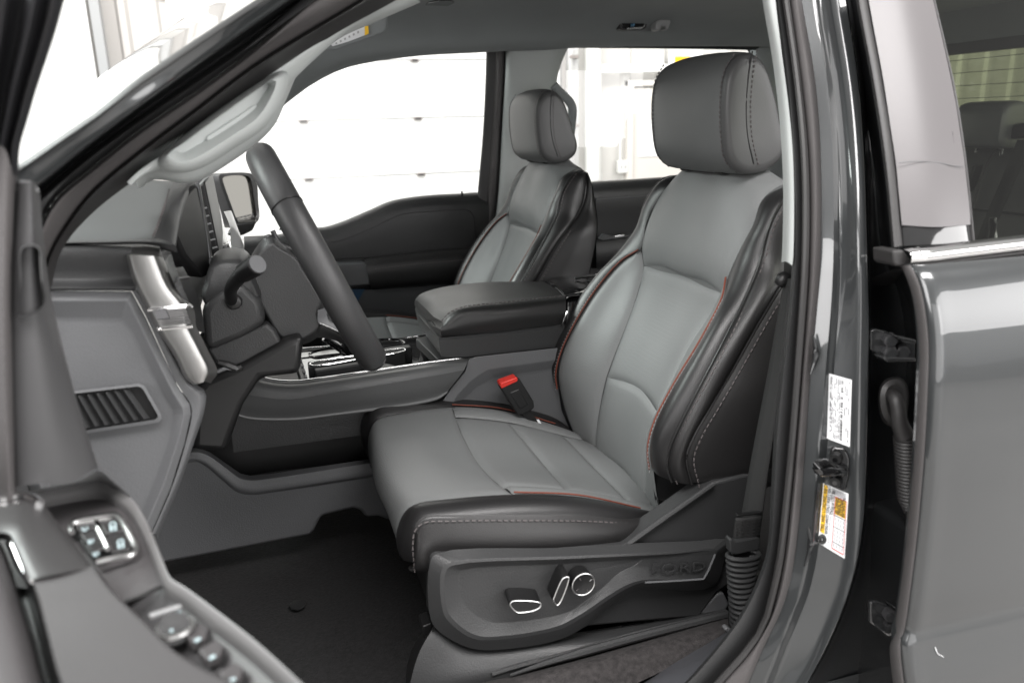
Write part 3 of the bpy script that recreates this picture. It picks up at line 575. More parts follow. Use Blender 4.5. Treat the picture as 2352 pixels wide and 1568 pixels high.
    loft('shoulder_cap', [L([(-.15, .745, 1.452), (-.178, .754, 1.443)]), L([(0, .745, 1.474), (0, .77, 1.46)]), L([(.15, .745, 1.452), (.178, .754, 1.443)])], LD, st, nu=4, nv=10)
    # headrest: lofted across its width, side caps separate
    cz = np.array([.697, 1.556])
    def sec(w, f, g=0):
        return [T((cz[0]+(x-cz[0])*f+g, -.42-w, cz[1]+(z-cz[1])*f-(.007*(abs(w)/.12)**3*max(0, (z-1.56)/.08) if abs(w) > 0 else 0))) for x, z in smooth(PROF, 44, True)]
    ws_ = [-.105, -.097, -.085, -.07, -.045, 0, .045, .07, .085, .097, .105]
    V = np.concatenate([sec(w, 1+.012*(1-(w/.105)**2), .004*(abs(w)/.105)**3) for w in ws_])
    hr = obj('headrest', V, gridF(len(ws_), 44, True), LGH, st, sharp=60)
    for s in (-1, 1):
        q = [(s*.1046, .996), (s*.1056, 1.0), (s*.110, .996), (s*.1145, .982), (s*.118, .955), (s*.1203, .91), (s*.1216, .83), (s*.1222, .5), (s*.1222, .2)]
        V = np.concatenate([sec(w, f, .004) for w, f in q]); k = len(q)
        hs = obj('headrest_side', V, gridF(k, 44, True)+[tuple(range((k-1)*44, k*44))], LGS, hr, sharp=60)
        stitches('headrest_stitching', [T((x-.004+.005, -.42-s*.1075, z)) for x, z in [(.664, 1.634), (.650, 1.612), (.645, 1.575), (.648, 1.525), (.657, 1.487), (.678, 1.468)]], THR, hs, step=.0065, ln=.004, r=.0008)
        P2_ = [(.690, 1.638), (.686, 1.610), (.684, 1.565), (.689, 1.52), (.702, 1.480)]
        tube('headrest_seam', [T((x-.003, -.42-s*.1218, z)) for x, z in P2_], .0011, LD, hs, n=6, res=24)
        stitches('headrest_stitching', [T((x+.004, -.42-s*.1226, z)) for x, z in P2_], THR, hs, step=.0065, ln=.004, r=.0008)
        tube('headrest_post', [T((.705, -.42-s*.055, 1.40)), T((.708, -.42-s*.055, 1.48))], .006, CHR, hr, n=10)
        plate('post_guide', [T((.68, -.42-s*.055-.014, 1.462)), T((.73, -.42-s*.055-.014, 1.462)), T((.73, -.42-s*.055+.014, 1.462)), T((.68, -.42-s*.055+.014, 1.462))], (0, 0, .010), PDK, hr, bevel=.003)
    # cushion
    b1 = [at(*p[:2], Y=p[2]) for p in B1]; b2 = [at(*p[:2], Y=p[2]) for p in B2]; b3 = [at(*p[:2], Y=p[2]) for p in B3]
    mir = lambda P: [np.array([p[0], -.84-p[1], p[2]]) for p in P]
    cc = [np.array([x, -.42, z]) for x, z in CU_C]
    h1 = [np.array([(a[0]+b[0])/2-.004, (a[1]+b[1])/2, (a[2]*.45+b[2]*.55)-.001]) for a, b in zip(b1, cc)]
    c4 = lambda P, a, b: [T(p) for p in P[a:b]]
    full = [mir(b1), mir(h1), cc, h1, b1]
    # dense rows, cut at the transverse seams
    D = [cr(r, 10) for r in full]
    cuts = [0, 50, 60, 70, 80]; nm = ['cushion_nose', 'cushion_panel', 'cushion_panel', 'cushion_panel']
    loft(nm[0], [[T(p) for p in r[:51]] for r in D], LG, st, nu=40, nv=10, dip=.004, dl=.005, toward=(-.3, 0, 1))
    g_ = [D[3][i]*.42+D[4][i]*.58+np.array([0, 0, .001]) for i in range(len(D[2]))]; gm = [np.array([p[0], -.84-p[1], p[2]]) for p in g_]
    for k in range(1, 4):
        a, b = cuts[k], cuts[k+1]+1
        loft('cushion_panel', [[T(p) for p in r[a:b]] for r in (gm, D[2], g_)], LGP if k < 3 else LG, st, nu=18, nv=18, puff=.004, dip=.006, dl=.004, toward=(-.3, 0, 1))
    for r, q in ((D[4], g_), (D[0], gm)):
        loft('cushion_border', [[T(p) for p in q[50:]], [T((p+w)/2+np.array([0, 0, .003])) for p, w in zip(q[50:], r[50:])], [T(p) for p in r[50:]]], LG, st, nu=40, nv=6, dip=.004, dl=.004, toward=(-.3, 0, 1))
    loft('cushion_foam', [[T(p+np.array([.004, 0, -.006])) for p in r[6:]] for r in D], LGH, st, nu=30, nv=6)
    for s, f in ((1, lambda P: P), (-1, mir)):
        a, b, c = f(b1), f(b2), f(b3)
        m1 = [np.array([(p[0]+q[0])/2, (p[1]*.42+q[1]*.58), (p[2]*.5+q[2]*.5)+.006]) for p, q in zip(a, b)]
        for k in (0, 1): m1[k] = m1[k]+np.array([-.008, 0, -.004])
        cb_ = loft('cushion_bolster', [[T(p) for p in a], [T(p) for p in m1], [T(p) for p in b]], LD, st, nu=60, nv=8, puff=.004, dip=.004, toward=(-.3, -s*(-1 if far else 1)*.5, .8))
        mm = [np.array([(p[0]+q[0])/2, (p[1]+q[1])/2-s*.008, (p[2]+q[2])/2]) for p, q in zip(b, c)]
        loft('cushion_side', [[T(p) for p in b], [T(p) for p in mm], [T(p) for p in c], [T(p+np.array([.01, .02*s, -.01])) for p in c]], LDS, st, nu=60, nv=5, puff=.002, dip=.003, toward=(0, -s*(-1 if far else 1), 0))
        tube('orange_piping', [T(p+np.array([0, -.001*s, .002])) for p in a[5:8]], .0013, ORG, cb_, n=6, res=40)
        stitches('cushion_stitching', [T(p+np.array([-.002, -.004*s, -.006])) for p in b[:8]], THR, cb_)
    loft('cushion_front', [[T(p) for p in [b1[0], (b1[0]+cc[0])/2, cc[0], (mir(b1)[0]+cc[0])/2, mir(b1)[0]]], [T(p+np.array([.05, 0, -.03])) for p in [b1[0], (b1[0]+cc[0])/2, cc[0], (mir(b1)[0]+cc[0])/2, mir(b1)[0]]]], LD, st, nu=20, nv=4)
    # frame under the cushion
    pl = plate('seat_pan', [T(p) for p in ((.16, -.64, .955), (.62, -.64, .93), (.62, -.20, .93), (.16, -.20, .945))], (0, 0, -.06), PDK, st, bevel=.006)
    plate('front_pan_lip', [T(p) for p in ((.165, -.60, .945), (.18, -.56, .945), (.20, -.56, .915), (.18, -.60, .91))], (0, (.30 if not far else -.30), 0), PDK, pl, bevel=.004)
    for s in (-1, 1):
        box('seat_rail', T((.48, -.42+s*.18, .81)), (.46, .05, .05), PDK, st, bevel=.006)
        for x in (.30, .62): box('rail_riser', T((x, -.42+s*.18, .86)), (.05, .03, .09), PDK, st, bevel=.004)
    return st
ds = make_seat(False, 'grey and black leather driver seat with orange piping and power switches')
psn = make_seat(True, 'grey and black leather passenger seat beyond the centre console')

# --- side shield of the driver seat
def SY(L, Y): return [at(x, y, Y=Y) for x, y in L]
OUT = [(1000, 1274), (1300, 1258), (1436, 1252), (1470, 1228), (1540, 1180), (1620, 1122), (1644, 1107), (1710, 1090), (1745, 1090), (1720, 1240), (1690, 1330), (1660, 1352), (1648, 1360), (1607, 1416), (1352, 1438), (1290, 1468), (1161, 1490), (1081, 1488), (1005, 1446), (990, 1418), (989, 1284)]
sh = plate('side_shield', SY(OUT, -.682), (0, .035, 0), PD, ds, bevel=.006)
R0 = [(988, 1290), (1004, 1270), (1300, 1257), (1560, 1246), (1676, 1242), (1664, 1285), (1640, 1345), (1476, 1353), (1446, 1364), (1401, 1391), (1352, 1432), (1291, 1466), (1161, 1490), (1081, 1488), (1005, 1446), (988, 1415)]
R1 = [(1016, 1304), (1036, 1291), (1300, 1277), (1540, 1267), (1648, 1263), (1640, 1284), (1618, 1328), (1482, 1336), (1450, 1345), (1400, 1374), (1345, 1412), (1285, 1444), (1150, 1468), (1088, 1466), (1034, 1430), (1017, 1402)]
R1b = [(1026, 1308), (1044, 1297), (1300, 1283), (1540, 1272), (1640, 1267), (1633, 1284), (1612, 1322), (1480, 1331), (1445, 1340), (1394, 1369), (1340, 1406), (1280, 1437), (1150, 1460), (1094, 1458), (1044, 1425), (1027, 1399)]
R2 = [(1052, 1314), (1066, 1306), (1290, 1293), (1440, 1284), (1478, 1282), (1470, 1290), (1458, 1298), (1440, 1306), (1420, 1318), (1388, 1348), (1341, 1384), (1305, 1407), (1150, 1432), (1112, 1425), (1072, 1396), (1056, 1370)]
R3 = [((x-1250)*.975+1250, (y-1350)*.96+1350) for x, y in R2]
sf = rings('shield_face', [SY(R0, -.684), SY(R0, -.695), SY(R1, -.7105), SY(R1b, -.7115), SY(R2, -.704), SY(R3, -.7035)], PD, ds, csub=5, sharp=22)
m_ = sf.modifiers.new('b', 'BEVEL'); m_.width = .0022; m_.segments = 2; m_.limit_method = 'ANGLE'; m_.angle_limit = math.radians(14)
tube('shield_rim', SY([(1482, 1337), (1560, 1333), (1616, 1329), (1628, 1308), (1643, 1272)], -.7125), .0016, PG, sf, n=6)
o0 = at(1494, 1308, Y=-.714); text('embossed_lettering', 'FORD', o0, at(1600, 1302, Y=-.714)-o0, (0, 0, 1), .021, PD, sf, ext=.0005, squash=1.6)
tube('shield_ridge', SY([(1437, 1253), (1500, 1208), (1580, 1152), (1640, 1110)], -.688), .004, PD, sh, n=8, res=12)
tube('shield_ridge', SY([(1437, 1254), (1540, 1250), (1678, 1244)], -.690), .004, PD, sh, n=8, res=12)
# power seat switches
W1o = [(1170, 1386), (1175, 1379), (1190, 1377), (1238, 1381), (1243, 1386), (1241, 1392), (1228, 1400), (1190, 1405), (1182, 1402)]
def switch(name, L, chrome_Y=-.732):
    a = SY(L, chrome_Y); c = np.mean(a, 0)
    s = rings(name, [[c+(p-c)*1.04+np.array([.003, .03, 0]) for p in a], [c+(p-c)*1.04+np.array([0, .004, 0]) for p in a], [c+(p-c)*.9+np.array([0, -.001, 0]) for p in a]], PDK, sf, n=40)
    tube('chrome_edge', [c+(p-c)*.97+np.array([0, -.001, 0]) for p in a], .0011, SCH, s, n=8, res=60, closed=True)
    return s
switch('cushion_switch', W1o)
switch('recline_switch', [(1291, 1328), (1298, 1323), (1306, 1323), (1306, 1330), (1285, 1384), (1279, 1389), (1270, 1377), (1272, 1370)])
kc = at(1340, 1341, Y=-.725); a_ = at(1366, 1338, Y=-.725)-kc; rk = np.linalg.norm(a_)
circ = lambda r, dy: [kc+np.array([r*math.cos(t), dy, r*math.sin(t)]) for t in np.linspace(0, 2*math.pi, 40, endpoint=False)]
kb = rings('lumbar_knob', [circ(rk*.98, .02), circ(rk*.98, .002), circ(rk*.9, -.001), circ(rk*.6, .0), circ(rk*.1, .001)], PDK, sf)
tube('chrome_edge', circ(rk*.97, 0), .0012, SCH, kb, n=8, closed=True)
for k in range(4): plate('knob_mark', [kc+np.array([rk*(q*math.cos(.5+k*1.57)+w*math.sin(.5+k*1.57)), -.0022, rk*(q*math.sin(.5+k*1.57)-w*math.cos(.5+k*1.57))]) for q, w in ((.55, .03), (.8, .03), (.8, -.03), (.55, -.03))], (0, .0005, 0), THL if k == 0 else THR, kb, bevel=0)
# lower track cover
lc = loft('track_cover', [SY([(1003, 1436), (1090, 1482), (1300, 1456), (1500, 1420), (1640, 1392)], -.66), SY([(992, 1446), (1075, 1495), (1300, 1472), (1500, 1436), (1650, 1404)], -.688), SY([(962, 1500), (1020, 1530), (1180, 1520), (1450, 1456), (1662, 1408)], -.70), SY([(940, 1580), (1010, 1580), (1180, 1545), (1450, 1472), (1668, 1416)], -.705), SY([(935, 1640), (1000, 1640), (1180, 1600), (1450, 1520), (1668, 1450)], -.70)], PD, ds, nu=50, nv=5)
loft('track_cover_front', [SY([(1003, 1436), (975, 1480), (950, 1530), (940, 1600)], -.69), SY([(975, 1446), (950, 1480), (935, 1530), (930, 1600)], -.60)], PDK, ds, nu=12, nv=4)
tube('cover_rib', SY([(1172, 1550), (1260, 1520), (1450, 1466), (1600, 1428), (1672, 1410)], -.712), [.002, .006, .006, .006], PD, lc, n=8, res=40)
tube('cover_rib', SY([(1130, 1548), (1180, 1532), (1300, 1500), (1450, 1456), (1600, 1420), (1668, 1402)], -.705), .003, PD, lc, n=8, res=40)
plate('track_bracket', SY([(970, 1438), (992, 1430), (994, 1441), (975, 1470)], -.66), (0, .03, 0), PDK, ds, bevel=.002)
plate('rear_riser_cap', SY([(1600, 1412), (1650, 1362), (1662, 1360), (1676, 1388), (1664, 1405)], -.68), (0, .03, 0), PG, ds, bevel=.003)

# ================================================================ dashboard
dash = thing('dashboard', 'charcoal and grey dashboard with stitched pad, silver end trim and side vent', 'dashboard', (-.2, -.3, .9))
def Yp(L, Y): return [at(x, y, Y=Y) for x, y in L]
# stitched top pad, rising towards the instrument hood
near = Yp([(60, 556), (155, 552), (250, 551), (330, 548), (356, 545)], -.70)
pad = loft('top_pad', [near, Yp([(110, 480), (200, 488), (280, 488), (350, 486), (377, 484)], -.60), Yp([(160, 410), (250, 430), (320, 432), (370, 430), (392, 430)], -.45), Yp([(220, 375), (300, 400), (360, 412), (392, 414), (402, 414)], -.33)], mat('stitched_dash_leather', (.085, .09, .09), .5, bump=('leather', 400, .12), var=.05), dash, nu=30, nv=6, puff=.002, dip=.002)
stitches('pad_stitching', [at(353, 540, Y=-.697), at(366, 508, Y=-.640), at(374, 484, Y=-.597), at(383, 458, Y=-.53), at(388, 436, Y=-.46)], THR, pad, step=.010, ln=.006, r=.0012)
loft('hood_edge', [Yp([(356, 545), (377, 484), (392, 430), (402, 412)], -.70)[:1]+[at(377, 484, Y=-.60), at(392, 430, Y=-.45), at(402, 414, Y=-.33)],
     [at(366, 550, Y=-.70), at(388, 490, Y=-.60), at(402, 432, Y=-.45), at(414, 412, Y=-.33)], [at(398, 560, Y=-.69), at(410, 500, Y=-.58), at(425, 440, Y=-.45), at(444, 410, Y=-.33)], [at(402, 582, Y=-.66), at(412, 520, Y=-.57), at(432, 450, Y=-.44), at(454, 420, Y=-.33)]], PD, dash, nu=24, nv=5)
loft('pad_lip', [Yp([(60, 556), (155, 552), (250, 551), (330, 548), (360, 546)], -.70), Yp([(60, 566), (155, 558), (250, 557), (340, 556), (400, 562)], -.715), Yp([(60, 572), (155, 562), (250, 562), (350, 563), (408, 580)], -.70)], PD, dash, nu=24, nv=5)
# end cap: dark upper band and lighter lower panel
loft('end_cap', [Yp([(60, 562), (139, 561), (220, 562), (300, 566)], -.70), Yp([(60, 575), (139, 574), (220, 575), (302, 576)], -.722), Yp([(60, 640), (120, 640), (220, 640), (310, 640)], -.712), Yp([(60, 662), (112, 662), (220, 662), (312, 662)], -.728), Yp([(60, 668), (112, 668), (220, 668), (312, 668)], -.715)], PD, dash, nu=24, nv=6)
E1 = [(40, 668), (112, 668), (302, 669), (337, 733), (375, 816), (409, 887), (436, 928), (439, 950), (424, 1018), (392, 1120), (345, 1228), (300, 1330), (150, 1330), (60, 1100)]
E2 = [(60, 690), (116, 690), (292, 690), (322, 748), (362, 830), (397, 900), (420, 938), (422, 952), (408, 1014), (376, 1112), (332, 1214), (290, 1300), (160, 1300), (80, 1080)]
E3 = [(80, 728), (124, 728), (280, 730), (302, 756), (340, 835), (376, 905), (398, 940), (400, 952), (388, 1010), (356, 1100), (316, 1200), (280, 1280), (170, 1280), (95, 1070)]
ec = rings('end_panel', [Yp(E1, -.70), Yp(E1, -.716), Yp(E2, -.722), Yp(E3, -.712), Yp([((x-250)*.96+250, (y-960)*.96+960) for x, y in E3], -.711)], PG, dash, sharp=25)
m_ = ec.modifiers.new('b', 'BEVEL'); m_.width = .004; m_.segments = 3; m_.limit_method = 'ANGLE'; m_.angle_limit = math.radians(8)
loft('end_edge', [Yp([(302, 666), (337, 731), (375, 814), (409, 885), (437, 926), (441, 949), (426, 1018), (394, 1120), (347, 1228)], -.714), Yp([(316, 666), (352, 730), (392, 812), (432, 880), (462, 905), (464, 930), (444, 1000), (408, 1105), (356, 1225)], -.712), Yp([(330, 690), (366, 745), (410, 820), (450, 880), (472, 900), (470, 940), (448, 1010), (412, 1115), (362, 1235)], -.66)], PG, dash, nu=40, nv=5)
# side vent
VO = [(130, 902), (165, 898), (318, 880), (330, 884), (336, 892), (370, 952), (371, 962), (364, 970), (191, 996), (150, 1000)]
VI = [(140, 908), (168, 904), (316, 887), (325, 890), (330, 896), (362, 952), (362, 958), (356, 963), (196, 988), (155, 994)]
vt = rings('side_vent', [Yp(VO, -.709), Yp(VO, -.7185), Yp(VI, -.7195), Yp(VI, -.711)], PG, dash, n=0, cap=False)
plate('vent_well', Yp(VI, -.7125), (0, .002, 0), PDK, vt, bevel=0)
for k in range(7):
    t0 = np.array((157+21.0*k, 911-2.7*k)); b0 = np.array((196+22.4*k, 984-3.4*k))
    q = [at(*t0, Y=-.7195), at(*(t0+(13, -1)), Y=-.7140), at(*(b0+(13, -2)), Y=-.7140), at(*b0, Y=-.7195)]
    plate('vent_slat', q, (.001, .004, 0), PD, vt, bevel=.0008)
# brushed silver trim at the outer air vent
SLt = [(292, 585), (307, 641), (339, 709), (362, 754), (405, 821), (427, 866), (446, 883)]
SRt = [(366, 589), (397, 660), (431, 701), (442, 750), (465, 799), (487, 851), (472, 876)]
lerp = lambda A, B, t: [(a[0]+(b[0]-a[0])*t, a[1]+(b[1]-a[1])*t) for a, b in zip(A, B)]
sv = loft('silver_trim', [Yp([(x-3, y+2) for x, y in SLt], -.705), Yp(SLt, -.726), Yp(lerp(SLt, SRt, .07), -.7335), Yp(lerp(SLt, SRt, .14), -.735), Yp(lerp(SLt, SRt, .80), -.735), Yp(lerp(SLt, SRt, .90), -.730), Yp(SRt, -.715), Yp([(x+12, y+4) for x, y in SRt], -.66)], SIL, dash, nu=60, nv=3, lin=False)
loft('trim_cap', [Yp([(300, 567), (334, 566), (368, 569)], -.69), Yp([(292, 585), (330, 585), (366, 589)], -.728)], SIL, dash, nu=10, nv=4)
loft('chrome_bevel', [Yp([(368, 572), (378, 600), (408, 668), (432, 704)], -.718), Yp([(392, 578), (404, 618), (424, 670), (440, 704)], -.68)], CHR, dash, nu=20, nv=4)
loft('air_vent', [Yp([(402, 616), (416, 650), (436, 700), (446, 740), (452, 760)], -.68), Yp([(420, 612), (440, 650), (462, 706), (468, 740), (470, 765)], -.60)], PDK, dash, nu=16, nv=4)
for k in range(4):
    y = 640+k*28
    tube('vent_blade', [at(408+9*k, y, Y=-.685), at(432+8*k, y-3, Y=-.61)], .002, PD, dash, n=6)
tube('chrome_ring', Yp([(339, 711), (380, 707), (425, 702), (436, 700), (441, 706)], -.737), .0018, CHR, sv, n=6)
tube('chrome_ring', Yp([(362, 756), (400, 753), (442, 750)], -.737), .0014, CHR, sv, n=6)
# flag emblem pressed into the trim
def fl_(u, v):      # u along the band, v down the band
    a = np.array((344, 713)); b = np.array((428, 704)); c = np.array((365, 752)); d = np.array((441, 747))
    p = (a*(1-u)+b*u)*(1-v)+(c*(1-u)+d*u)*v; return p
def fq(u0, u1, v0, v1, Y): return [at(*fl_(u, v), Y=Y) for u, v in ((u0, v0), (u1, v0), (u1, v1), (u0, v1))]
plate('flag_canton', fq(.06, .42, .06, .52, -.7435), (0, .006, 0), mat('dark_emblem', (.16, .16, .165), .4, metal=.6), sv, bevel=0)
for k in range(7):
    v0 = .06+k*.128
    plate('flag_stripe', fq(.44 if k < 4 else .06, .97, v0, v0+.07, -.7445), (0, .007, 0), CHR, sv, bevel=0)
# instrument hood interior and centre stack (facing the driver)
plate('cluster_housing', [at(406, 470, Y=-.50), at(440, 425, Y=-.40), at(462, 420, Y=-.36), at(486, 560, Y=-.36), at(492, 625, Y=-.40), at(470, 640, Y=-.46), at(420, 590, Y=-.50), at(404, 540, Y=-.52)], (-.03, .03, 0), PDK, dash, bevel=.006)
tube('cluster_bezel', [at(453, 420, Y=-.38), at(466, 500, Y=-.38), at(478, 570, Y=-.39), at(486, 628, Y=-.42)], .0025, PG, dash, n=6, res=20)
cs = plate('stack_frame', Yp([(452, 430), (470, 415), (500, 560), (508, 600), (492, 612), (470, 500)], -.14), (0, .25, 0), PDK, dash, bevel=.004)
P_ = resamp(Yp([(456, 440), (462, 480), (474, 540), (484, 590), (490, 606)], -.16), 34)
for k, p in enumerate(P_): box('knurl_rib', p, (.004, .012, .0022), CHR, cs, bevel=0, smo=False)
for k in range(7):
    x0, y0 = 462+4.9*k, 480+18*k
    tube('vent_blade', [at(x0+2, y0, Y=-.146), at(x0+13, y0-3, Y=-.143)], .0016, PGL, cs, n=6)
scn = plate('touch_screen', [at(474, 470, Y=-.10), at(495, 439, Y=.12), at(525, 557, Y=.12), at(502, 564, Y=-.10)], (-.012, .002, 0), mat('screen_glare', (.72, .70, .69), .18, coat=.3), dash, bevel=.001)  # bright reflection on the screen put into its white base colour
plate('screen_base', [at(502, 565, Y=-.10), at(525, 558, Y=.12), at(540, 600, Y=.12), at(508, 606, Y=-.10)], (-.012, .002, 0), GBK, scn, bevel=.001)
plate('screen_top', [at(461, 436, Y=-.10), at(488, 402, Y=.12), at(494, 438, Y=.12), at(473, 468, Y=-.10)], (-.012, .002, 0), PGL, scn, bevel=.001)
plate('screen_top_vent', [at(464, 430, Y=-.09), at(484, 412, Y=.10), at(488, 424, Y=.10), at(470, 444, Y=-.09)], (-.002, -.003, 0), PDK, scn, bevel=.001)
loft('protective_film', [[at(514, 486, Y=.10), at(528, 520, Y=.10), at(530, 560, Y=.10), at(540, 606, Y=.10)], [at(530, 484, Y=.16), at(542, 520, Y=.15), at(552, 548, Y=.16), at(552, 600, Y=.15)], [at(534, 490, Y=.2), at(548, 530, Y=.22), at(560, 566, Y=.2), at(556, 590, Y=.2)]], mat('white_film', (.8, .8, .8), .2), dash, nu=16, nv=5)
0 and tube('stack_knob', [at(540, 478, Y=.12), at(546, 486, Y=.10)], .012, CHR, dash, n=16)
# passenger side of the dash, behind the wheel
loft('passenger_dash', [[np.array([x, Y, z]) for x, z in ((-.40, 1.40), (-.22, 1.40), (-.14, 1.37), (-.12, 1.30), (-.16, 1.18), (-.22, 1.05))] for Y in (-.62, -.3, 0, .3, .60, .80)], PD, dash, nu=20, nv=3)
plate('knee_panel', Yp([(446, 900), (470, 872), (560, 835), (660, 780), (700, 770), (690, 860), (600, 870), (560, 930), (520, 1040), (440, 1035)], -.50), (-.02, .30, 0), PDK, dash, bevel=.01)
plate('lower_column_panel', Yp([(505, 885), (560, 852), (566, 902), (535, 945), (520, 935), (508, 910)], -.24), (0, .04, 0), PD, dash, bevel=.006)
plate('footwell_side', Yp([(300, 1000), (450, 905), (520, 930), (640, 970), (1010, 940), (1010, 1100), (560, 1110), (430, 1045), (330, 1200)], -.12), (0, .02, 0), PDK, dash, bevel=0)
tube('hood_release', Yp([(500, 832), (520, 838), (545, 846), (556, 842)], -.52), [.004, .006, .006, .004], PDK, dash, n=8, res=16)
plate('release_tab', Yp([(496, 852), (515, 842), (548, 846), (546, 852), (520, 850), (500, 858)], -.525), (0, .01, 0), PG, dash, bevel=.001)

# ================================================================ steering column and wheel
sw = thing('steering_wheel', 'black leather steering wheel seen edge on, with column shroud and stalk', 'steering wheel', (-.02, -.42, 1.34))
wc = np.array([.0635, -.42, 1.3655]); wd_ = np.array([.397, 0, -.918]); wd_ /= np.linalg.norm(wd_); wy = np.array([0, 1, 0.]); wn = np.cross(wd_, wy)
if wn[0] > 0: wn = -wn                                   # towards the dashboard
R_w, r_w = .161, .0182
def ringpt(t, r=R_w, o=0): return wc+wd_*r*math.cos(t)+wy*r*math.sin(t)+wn*o
rim = tube('rim', [ringpt(t) for t in np.linspace(0, 2*math.pi, 120, endpoint=False)], r_w, mat('rim_leather', (.038, .038, .039), .42, bump=('leather', 420, .14), rvar=.05), sw, n=20, closed=True, ref=wn, prof=[(1.02*math.cos(a), 1.12*math.sin(a)) for a in np.linspace(0, 2*math.pi, 20, endpoint=False)])
for t in (-2.22, -.42):
    p = ringpt(t); tg = (ringpt(t+.01)-p); tg /= np.linalg.norm(tg); ra_ = (p-wc)/np.linalg.norm(p-wc)
    tube('rim_seam', [p+(r_w*1.06)*(math.cos(a)*ra_+math.sin(a)*wn*1.04) for a in np.linspace(0, 2*math.pi, 30, endpoint=False)], .0012, PDK, rim, n=6, closed=True)
# column shroud: upper, lower, back cover of the hub, traced in side view and given the column's width
def box_loft(name, L, y0, y1, m, parent, puff=.012, n=48, shrink=.93):
    a = smooth(Yp(L, y0), n, True); c = a.mean(0); RR = []
    for t, f in ((0, shrink*.9), (.03, shrink), (.12, 1.0), (.5, 1.01), (.88, 1.0), (.97, shrink), (1, shrink*.9)):
        RR.append([c*(1-f)+p*f+np.array([0, (y1-y0)*t, 0]) for p in a])
    return rings(name, RR, m, parent, cap=True, capback=True, sharp=50)
box_loft('upper_shroud', [(462, 690), (470, 650), (480, 616), (500, 602), (530, 598), (560, 604), (590, 650), (600, 690), (560, 700), (500, 730)], -.49, -.35, PD, sw)
plate('side_shroud', Yp([(464, 716), (478, 690), (520, 660), (560, 650), (600, 690), (612, 742), (560, 775), (482, 808), (470, 790)], -.495), (0, .15, 0), PD, sw, bevel=.010)
plate('lower_shroud', Yp([(474, 800), (500, 790), (612, 742), (632, 758), (652, 796), (648, 812), (612, 832), (540, 852), (492, 832)], -.488), (0, .13, 0), PD, sw, bevel=.010)
hub = rings('hub_cover', [Yp(L, Y) for L, Y in (
    ([(560, 640), (575, 610), (625, 560), (640, 570), (680, 595), (695, 620), (735, 690), (728, 720), (735, 745), (700, 775), (655, 780), (600, 700)], -.475),
    ([(556, 648), (570, 600), (618, 538), (640, 555), (684, 592), (702, 620), (748, 702), (738, 730), (742, 760), (700, 790), (650, 786), (590, 700)], -.455),
    ([(556, 648), (570, 600), (618, 538), (640, 555), (684, 592), (702, 620), (748, 702), (738, 730), (742, 760), (700, 790), (650, 786), (590, 700)], -.34))], PD, sw, csub=4, sharp=50, cap=True, capback=True)
m_ = hub.modifiers.new('b', 'BEVEL'); m_.width = .006; m_.segments = 3; m_.limit_method = 'ANGLE'
for k, (a, b) in enumerate((((612, 540), (690, 612)), ((626, 530), (702, 600)))):
    tube('hub_ring', Yp([a, (a[0]+16, a[1]+30), ((a[0]+b[0])/2+6, (a[1]+b[1])/2+8), b], -.455+.01*k), .0045-.001*k, PG if k == 0 else PD, hub, n=8, res=24)
loft('airbag_pad', [Yp([(640, 528), (665, 535), (690, 560), (700, 590)], -.44), Yp([(655, 510), (685, 528), (705, 556), (712, 590)], -.40)], PD, hub, nu=12, nv=5)
# lower spoke with its silver inlay
spk = loft('lower_spoke', [Yp([(650, 790), (720, 775), (780, 785), (840, 815), (862, 850)], -.46), Yp([(690, 782), (735, 745), (790, 775), (850, 800), (868, 830)], -.47), Yp([(735, 720), (760, 725), (800, 760), (860, 785), (874, 810)], -.44), Yp([(740, 715), (765, 720), (805, 752), (862, 775), (876, 800)], -.38)], PD, sw, nu=24, nv=5)
loft('spoke_inlay', [Yp([(730, 712), (732, 742), (760, 752), (790, 766)], -.478), Yp([(752, 706), (752, 728), (775, 738), (800, 758)], -.472)], PG, spk, nu=16, nv=4)
tube('inlay_chrome', Yp([(734, 742), (760, 753), (795, 770)], -.479), .0012, CHR, spk, n=6)
plate('spoke_switch', Yp([(756, 722), (764, 722), (776, 738), (768, 742), (758, 734)], -.477), (0, .006, 0), CHR, spk, bevel=.002)
# stalk
st_ = tube('turn_stalk', [at(540, 712, Y=-.46), at(532, 690, Y=-.50), at(530, 665, Y=-.53), at(546, 640, Y=-.555), at(572, 616, Y=-.575), at(585, 609, Y=-.585)], [.0065, .0075, .0078, .0085, .0095, .011], PDK, sw, n=18, res=30)
e0, e1 = at(560, 627, Y=-.567), at(591, 607, Y=-.592)
knob = tube('stalk_knob', [e0, e0+(e1-e0)*.5, e0+(e1-e0)*.92, e1], [.0118, .0126, .0128, .012], PDK, st_, n=24)
tv = (e1-e0)/np.linalg.norm(e1-e0)
tube('knob_cap', [e1, e1+tv*.0015], .0110, PG, knob, n=28)
box_loft('stalk_boot', [(515, 690), (535, 676), (556, 690), (552, 706), (530, 712)], -.505, -.48, PDK, sw)

# ================================================================ centre console
con = thing('centre_console', 'grey and black centre console with padded lid and open tray', 'console', (.25, 0, .80))
chr_n = [(560, 848), (580, 858), (599, 866), (622, 873), (674, 877), (730, 871), (1000, 832), (1074, 823)]
r0_ = Yp(chr_n, -.195); crs = Yp([(500, 880), (530, 900), (573, 907), (644, 916), (693, 914), (740, 906), (1000, 862), (1066, 850)], -.235)
bot = Yp([(502, 890), (517, 931), (562, 954), (637, 959), (690, 957), (749, 950), (1000, 911), (1030, 896)], -.222)
bt2 = Yp([(500, 896), (517, 938), (562, 960), (637, 966), (690, 964), (749, 957), (1005, 918), (1026, 903)], -.222)
RAIL = mat('satin_rail', (.115, .117, .118), .36, metal=.3, bump=('noise', 900, .05))
loft('side_rail', [r0_, [a*.6+b*.4+np.array([0, -.010, .004]) for a, b in zip(r0_, crs)], crs], RAIL, con, nu=60, nv=6)
